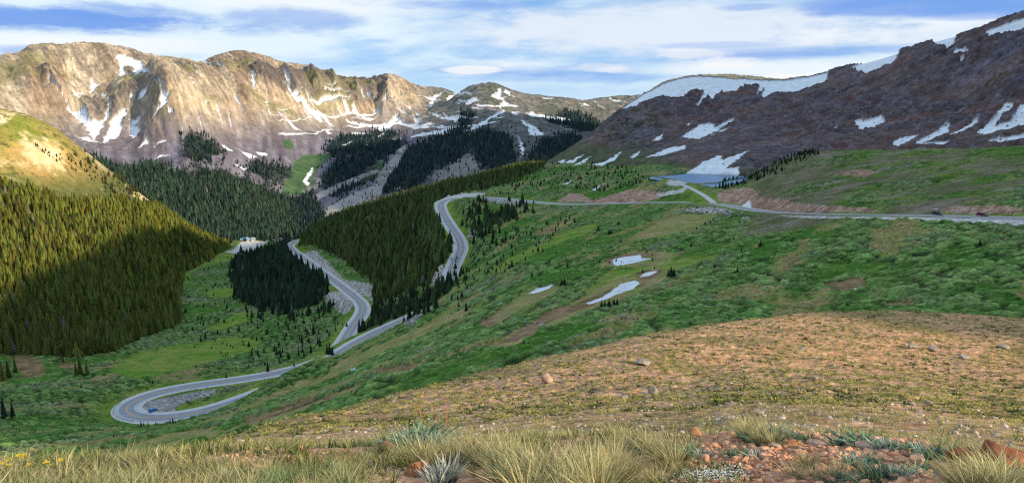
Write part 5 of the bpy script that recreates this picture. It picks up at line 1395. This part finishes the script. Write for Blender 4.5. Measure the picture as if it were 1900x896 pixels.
boulder(1686, 1719, 838, 868, 3, mpk, 'pointed pinkish stone in the red gravel left of the red boulders')
boulder(1274, 1302, 792, 814, 4, mor, 'rounded brown stone on the rim beside the pale grass')
boulder(748, 796, 858, 893, 5, mor, 'blocky orange-brown stone at the bottom left of the silvery plant')
boulder(1120, 1142, 880, 897, 6, mor, 'flat orange stone at the bottom below the golden clump')
boulder(1155, 1177, 880, 892, 7, mor, 'smaller flat stone right of the other flat orange stone')
boulder(1455, 1482, 818, 838, 8, mor, 'slanting orange stone at the top of the red gravel')
boulder(1425, 1450, 826, 838, 9, mpk, 'flat pink stone at the top left of the red gravel')
boulder(1480, 1497, 852, 866, 10, mor, 'small orange stone in the middle of the red gravel')
boulder(1500, 1536, 818, 828, 11, mpk, 'flat pale stone slab under the herbs on the rim')
boulder(1590, 1625, 826, 836, 12, mpk, 'low pink slab along the rim right of the herbs')
boulder(700, 735, 822, 842, 13, mor, 'crumbly orange stone in the bare patch left of the rim herb')
boulder(1001, 1030, 687, 712, 14, mpk, 'pinkish boulder standing alone on the brown slope', 15)
for k, (x0, x1, y0, y1, lb) in enumerate([(1175, 1213, 665, 680, 'flat pale slab high on the brown slope right of the lone boulder'), (1200, 1226, 716, 735, 'pale split stone in the middle of the brown slope'), (1150, 1170, 733, 742, 'low grey stone left of the split stone'),
    (1720, 1745, 638, 655, 'pale pointed rock near the top of the brown slope on the right'), (1682, 1706, 636, 647, 'pale rock left of the pointed rock near the slope top'), (1778, 1808, 656, 668, 'pale flat rock right of the pointed rock'), (1538, 1552, 673, 681, 'white stone left of the green tufts on the brown slope'),
    (1506, 1522, 699, 708, 'pale rounded stone on the brown slope above the gravel'), (1714, 1733, 742, 751, 'pale stone low on the right of the brown slope'), (1745, 1764, 758, 766, 'small pale stone just below another on the right slope'), (1850, 1880, 640, 650, 'pale slab by the right edge near the slope top'), (1480, 1496, 643, 650, 'small pale rock near the crest of the brown slope')]):
    boulder(x0, x1, y0, y1, 20 + k, mgy, lb, 12)
g_ = ground_at(1738, 389, 300, 500); V, F = rock_mesh(77, 3, .4); V *= np.array([1.8, 1.2, .9])
o = obj('boulder', np_mesh('boulder', V, F, [mat_noise('white_rock', (.55, .54, .52), (.75, .74, .72), 2)]), None, g_); tag(o, 'white slab of rock above the top road left of the dark car', 'rock')

# gravel and small stones
def near_scatter(n, px0, px1, d0, d1, seed, powd=1.0):
    r = np.random.default_rng(seed); px = r.uniform(px0, px1, n); a = ray(px, 800)[0]
    d = d0 * (d1 / d0) ** (r.uniform(0, 1, n) ** powd)
    x = d * np.sin(a); y = d * np.cos(a); return np.stack([x, y, height(x, y)], 1), d
pg, dg = near_scatter(6000, -60, 1150, 2.3, 4.6, 31); pg2, dg2 = near_scatter(15000, 1120, 1960, 2.5, 4.5, 36)
pg = np.concatenate([pg, pg2])
r = np.random.default_rng(8); red = fbm(pg[:, 0] / .8, pg[:, 1] / .8, 140, 3) + np.where(pg[:, 0] > .45, .6, -.05)
ok = red > r.uniform(-.1, .35, len(pg)); pg = pg[ok]
sz = .007 + .032 * r.uniform(0, 1, len(pg)) ** 4
tc_ = np.array([[.70, .33, .17]]) * r.uniform(.5, 1.3, (len(pg), 1)) + r.uniform(0, .07, (len(pg), 1))
o = stones('red_gravel', pg, sz, tc_, mst, sub=2); tag(o, 'loose reddish gravel on the rim in front', 'gravel')
ph_, dh = near_scatter(9000, -60, 1980, 5, 125, 32, .8)
sz = (.012 + .055 * r.uniform(0, 1, len(ph_)) ** 3) * (1 + dh / 40); tc_ = np.array([[.56, .43, .33]]) * r.uniform(.5, 1.35, (len(ph_), 1))
o = stones('slope_stones', ph_, sz, tc_, mst, sub=1); tag(o, 'small pale stones strewn over the brown slope', 'stones')
# low tufts over the slope
def tuft_field(name, pts, s_, c0, c1, label, nb=12, seed=41, wide=1.6, bw=.30, rd=.45):
    rr_ = np.random.default_rng(seed); CO, FA, CL = [], [], []; base = 0
    PRs = [blades(rr_, nb, rd, 1.0, bw, .8, (1, 1, 1), (1.5, 1.5, 1.5), segs=2, var=.3) for _ in range(5)]
    which = rr_.integers(0, 5, len(pts)); mixv = np.clip(rr_.uniform(0, 1, len(pts)) * .8 + .5 * fbm(pts[:, 0] / 6, pts[:, 1] / 6, seed, 3), 0, 1)[:, None]
    tint = np.array(c0)[None] * (1 - mixv) + np.array(c1)[None] * mixv
    for k, (V, F, Cc) in enumerate(PRs):
        sel = np.where(which == k)[0]; n = len(sel)
        if not n: continue
        a = rr_.uniform(0, 6.28, n)[:, None]; q = s_[sel][:, None]
        x = (V[None, :, 0] * np.cos(a) - V[None, :, 1] * np.sin(a)) * q * wide + pts[sel, 0][:, None]; y = (V[None, :, 0] * np.sin(a) + V[None, :, 1] * np.cos(a)) * q * wide + pts[sel, 1][:, None]
        z = V[None, :, 2] * q + pts[sel, 2][:, None] - .01
        CO.append(np.stack([x, y, z], -1).reshape(-1, 3)); FA.append((F[None] + (np.arange(n) * len(V))[:, None, None]).reshape(-1, 3) + base); CL.append((tint[sel][:, None, :] * Cc[None]).reshape(-1, 3)); base += n * len(V)
    o = obj(name, np_mesh(name, np.concatenate(CO), np.concatenate(FA), [mgr], None, False, np.concatenate(CL))); o['kind'] = 'stuff'; tag(o, label, 'grass'); return o
pt_, dt = near_scatter(42000, -80, 2000, 4.6, 128, 33, .55)
gsel = fbm(pt_[:, 0] / 2.5, pt_[:, 1] / 2.5, 150, 3) > r.uniform(-.5, .4, len(pt_)); pt_ = pt_[gsel]; dt = dt[gsel]
s_ = (.018 + .040 * r.uniform(0, 1, len(pt_)) ** 2) * (1 + dt / 40)
fa_ = dt > 15
tuft_field('slope_tufts', pt_[fa_], s_[fa_], (.022, .042, .008), (.48, .40, .11), 'low green and straw tufts dotted over the upper brown slope', 14, 41, 2.3)
nk = ~fa_ & (r.uniform(0, 1, len(pt_)) < .55)
tuft_field('low_tufts', pt_[nk], s_[nk] * 1.15, (.07, .10, .02), (.62, .50, .20), 'small dry tufts just beyond the rim', 34, 43, 1.5, .085, .6)
pn_, dn = near_scatter(9000, -80, 2000, 2.1, 5.5, 34, 1.0)
dens = fbm(pn_[:, 0] / .5, pn_[:, 1] / .5, 151, 3) + np.where(pn_[:, 0] > .75, -.45, -.08); k_ = dens > r.uniform(-.3, .5, len(pn_)); pn_ = pn_[k_]
tuft_field('rim_grass', pn_, .035 + .06 * r.uniform(0, 1, len(pn_)), (.16, .18, .05), (.70, .60, .28), 'short mixed grass growing between the tussocks in front', 22, 42, .9, .10, .5)
# white flower cushion
gz = near_pt(1322, 892)
V, F, Cc = blades(np.random.default_rng(5), 500, .16, .035, .006, .6, (.10, .13, .04), (.3, .33, .15), segs=2)
cush = empty('flower_cushion', gz); tag(cush, 'white flowering cushion plant at the bottom edge right of centre', 'flowers')
V[:, 0] *= 1.0; obj('cushion_leaves', np_mesh('cushion_leaves', V, F, [mgr], None, False, Cc), cush)
r2 = np.random.default_rng(6); fp = r2.normal(0, .07, (420, 2)) * np.array([1.25, .8]); fz = height(gz.x + fp[:, 0], gz.y + fp[:, 1]) - gz.z + r2.uniform(.02, .04, 420)
CO, FA = [], []
for i in range(420):
    b = len(CO); s0 = r2.uniform(.0025, .0045); CO.append((fp[i, 0], fp[i, 1], fz[i]))
    for k in range(5): a_ = k * 1.2566 + i; CO.append((fp[i, 0] + s0 * math.cos(a_), fp[i, 1] + s0 * math.sin(a_), fz[i] + .001))
    for k in range(5): FA.append((b, b + 1 + k, b + 1 + (k + 1) % 5))
obj('blossoms', np_mesh('blossoms', np.array(CO), np.array(FA), [mat_noise('white_petals', (.72, .74, .66), (.85, .86, .80), 50, .7, 0)]), cush)
log('foreground')
# ------------------------------------------------------------------ unseen mountain right of the view, its crest shaped to shade the slopes
def shade_ridge():
    nx, ny = 300, 300
    xs = np.linspace(430, 3000, nx); ys = np.linspace(-700, 2300, ny)
    XX, YY = np.meshgrid(xs, ys, indexing='ij')
    keep = np.arctan2(XX, YY) > 46.5 * R2D
    zz = np.full(XX.shape, -80.0)
    for (x0, y0, h0), (x1, y1, h1) in zip(CREST, CREST[1:]):
        ex, ey = x1 - x0, y1 - y0; t = np.clip(((XX - x0) * ex + (YY - y0) * ey) / (ex * ex + ey * ey), 0, 1)
        r = np.hypot(XX - x0 - t * ex, YY - y0 - t * ey); h = h0 + t * (h1 - h0)
        zz = np.maximum(zz, h - .80 * r)
    # low ground where it meets the slope that is in view
    zz = np.minimum(zz, -50 + 1.1 * np.maximum(0, XX - 430) * 1.0 + np.where(YY < 250, 0, 0))
    zz += 10 * ridged(XX / 110, YY / 110, 201, 5) + 3 * fbm(XX / 30, YY / 30, 202, 4)
    idx = np.arange(nx * ny).reshape(nx, ny)
    f = np.stack([idx[:-1, :-1], idx[1:, :-1], idx[1:, 1:], idx[:-1, 1:]], -1)[keep[:-1, :-1]]
    col = lerp(c3(.09, .075, .06), c3(.17, .13, .09), 0.5 + fbm(XX / 40, YY / 40, 203, 4))
    used = np.unique(f); remap = np.full(nx * ny, -1); remap[used] = np.arange(len(used))
    me = np_mesh('shade_mountain', np.stack([XX, YY, zz], -1).reshape(-1, 3)[used], remap[f], [MG['rid']], None, True, col.reshape(-1, 3)[used])
    o = obj('shade_mountain', me); o['kind'] = 'structure'
CREST = [(760, -250, 40), (790, -175, 400), (800, 120, 440), (800, 420, 330), (880, 650, 250), (1300, 720, 430), (1750, 850, 850), (2300, 1300, 1000)]
shade_ridge()

# ------------------------------------------------------------------ camera, light, sky
cd = bpy.data.cameras.new('camera'); cam = bpy.data.objects.new('camera', cd); C.objects.link(cam)
cam.location = (0, 0, CAMZ); cam.rotation_euler = (math.pi / 2 - PITCH, 0, 0)
cd.sensor_width = 36; cd.lens = 36 * FP / 1900; cd.clip_start = .05; cd.clip_end = 30000
sc = bpy.context.scene; sc.camera = cam
SUN_EL = 20.0; SX, SY = .85, -.53
sl = bpy.data.lights.new('sun', 'SUN'); sl.energy = 5.0; sl.angle = .012; sl.color = (1.0, .83, .58)
so = bpy.data.objects.new('sun', sl); C.objects.link(so)
sd = Vector((SX, SY, 0)).normalized() * math.cos(SUN_EL * R2D) + Vector((0, 0, math.sin(SUN_EL * R2D)))
so.rotation_euler = sd.to_track_quat('Z', 'Y').to_euler()

w = bpy.data.worlds.new('World'); sc.world = w; w.use_nodes = True
N = w.node_tree.nodes; Lk = w.node_tree.links; N.clear()
out = N.new('ShaderNodeOutputWorld'); bg = N.new('ShaderNodeBackground')
sky = N.new('ShaderNodeTexSky'); sky.sky_type = 'NISHITA'; sky.sun_disc = False; sky.sun_elevation = SUN_EL * R2D
sky.sun_rotation = math.atan2(SX, SY); sky.altitude = 3600; sky.air_density = 1.0; sky.dust_density = .6; sky.ozone_density = 1.5
tc = N.new('ShaderNodeTexCoord'); sp = N.new('ShaderNodeSeparateXYZ'); Lk.new(tc.outputs['Generated'], sp.inputs[0])
def M(op, a, b=None, c=None, clamp=False):
    n = N.new('ShaderNodeMath'); n.operation = op; n.use_clamp = clamp
    for i, v in enumerate((a, b, c)):
        if v is None: continue
        if isinstance(v, (int, float)): n.inputs[i].default_value = v
        else: Lk.new(v, n.inputs[i])
    return n.outputs[0]
az = M('ARCTAN2', sp.outputs[0], sp.outputs[1]); el = M('ARCSINE', sp.outputs[2])
def noise(sx, sz, scale, det, seed, dist=0.0, rough=.55):
    mp = N.new('ShaderNodeMapping'); mp.inputs['Scale'].default_value = (sx, sx, sz); mp.inputs['Location'].default_value = (seed, seed * 1.7, seed * .3)
    Lk.new(tc.outputs['Generated'], mp.inputs[0])
    n = N.new('ShaderNodeTexNoise'); n.inputs['Scale'].default_value = scale; n.inputs['Detail'].default_value = det; n.inputs['Distortion'].default_value = dist; n.inputs['Roughness'].default_value = rough
    Lk.new(mp.outputs[0], n.inputs['Vector']); return n.outputs['Fac']
def rng(v, a, b, c=0, d=1):
    n = N.new('ShaderNodeMapRange'); n.interpolation_type = 'SMOOTHSTEP'
    n.inputs[1].default_value = a; n.inputs[2].default_value = b; n.inputs[3].default_value = c; n.inputs[4].default_value = d
    Lk.new(v, n.inputs[0]); return n.outputs[0]
def mixc(f, a, b):
    n = N.new('ShaderNodeMix'); n.data_type = 'RGBA'
    if isinstance(f, (int, float)): n.inputs[0].default_value = f
    else: Lk.new(f, n.inputs[0])
    for i, v in ((6, a), (7, b)):
        if isinstance(v, tuple): n.inputs[i].default_value = (*v, 1)
        else: Lk.new(v, n.inputs[i])
    return n.outputs[2]
nA = noise(1, 6, 2.2, 9, 3.1, .3); nB = noise(1, 5, 6.5, 9, 8.7, .2, .6); nC = noise(1, 3.2, 16, 8, 1.4, .1, .62)
sks = N.new('ShaderNodeVectorMath'); sks.operation = 'SCALE'; sks.inputs['Scale'].default_value = .11; Lk.new(sky.outputs[0], sks.inputs[0])
base = mixc(.6, sks.outputs[0], (.20, .50, 1.0))
# thin white veil
veil = rng(M('ADD', nA, M('MULTIPLY', M('SUBTRACT', nB, .5), .6)), .34, .64)
colr = mixc(veil, base, (.78, .92, 1.0))
# low haze band near the horizon
colr = mixc(rng(el, .05, -.01, 0, .75), colr, (.60, .80, .98))
def blob(px, py, wx, wy, amp, k=1.0):
    a, ww = ray(px, py); a = float(a); e = math.atan(float(ww))
    dx = M('DIVIDE', M('SUBTRACT', az, a), wx / FP * .95); dz = M('DIVIDE', M('SUBTRACT', el, e), wy / FP * .95)
    r = M('ADD', M('MULTIPLY', dx, dx), M('MULTIPLY', dz, dz))
    r = M('ADD', r, M('MULTIPLY', M('SUBTRACT', nB, .5), 4.2 * k)); r = M('ADD', r, M('MULTIPLY', M('SUBTRACT', nC, .5), 2.2 * k))
    return rng(r, 1.6, .05, 0, amp)
DARK = (.19, .38, .86)
# bright banks first, then grey-blue cloud bodies
for b in [(120, 78, 330, 16, .9), (1250, 60, 420, 45, .75), (620, 8, 300, 22, .7), (1800, 60, 260, 22, .7), (1500, 125, 330, 18, .7)]:
    colr = mixc(blob(*b), colr, (.93, .97, 1.0))
for b in [(110, 42, 230, 20, .95), (250, 22, 110, 16, .8), (60, 94, 60, 9, .5), (545, 40, 130, 24, .62), (480, 62, 60, 12, .4), (820, 8, 150, 12, .72), (1010, 130, 190, 13, .45), (1120, 145, 260, 10, .4), (1560, 95, 300, 9, .42), (1450, 105, 120, 8, .4),
          (1720, 10, 170, 15, .85), (1560, 8, 70, 9, .6), (1390, 14, 50, 6, .5), (900, 106, 60, 6, .3), (1880, 20, 120, 10, .6), (1330, 85, 110, 6, .35)]:
    colr = mixc(blob(*b), colr, DARK)
# sunlit cumulus tops low over the far range
for b in [(930, 118, 80, 8, .5, 2.2), (985, 124, 70, 7, .4, 2.2), (880, 130, 44, 9, .8, 1.6), (1110, 126, 70, 7, .45, 2.2), (1165, 130, 50, 6, .4, 2.2), (1500, 146, 80, 9, .9, 1.6), (1340, 118, 70, 9, .6, 1.8), (1280, 100, 60, 8, .5, 1.8)]:
    colr = mixc(blob(*b), colr, (.98, .985, .98))
Lk.new(colr, bg.inputs['Color']); bg.inputs['Strength'].default_value = 1.0
Lk.new(bg.outputs[0], out.inputs['Surface'])
sc.view_settings.view_transform = 'Standard'; sc.view_settings.look = 'None'; sc.view_settings.exposure = 0
sc.cycles.max_bounces = 5; sc.cycles.diffuse_bounces = 2; sc.cycles.transparent_max_bounces = 8
sc.cycles.use_denoising = os.environ.get('DN', '') == '1'
sc.cycles.use_adaptive_sampling = False
sc.cycles.pixel_filter_type = 'BLACKMAN_HARRIS'; sc.cycles.filter_width = 1.2
log('done')
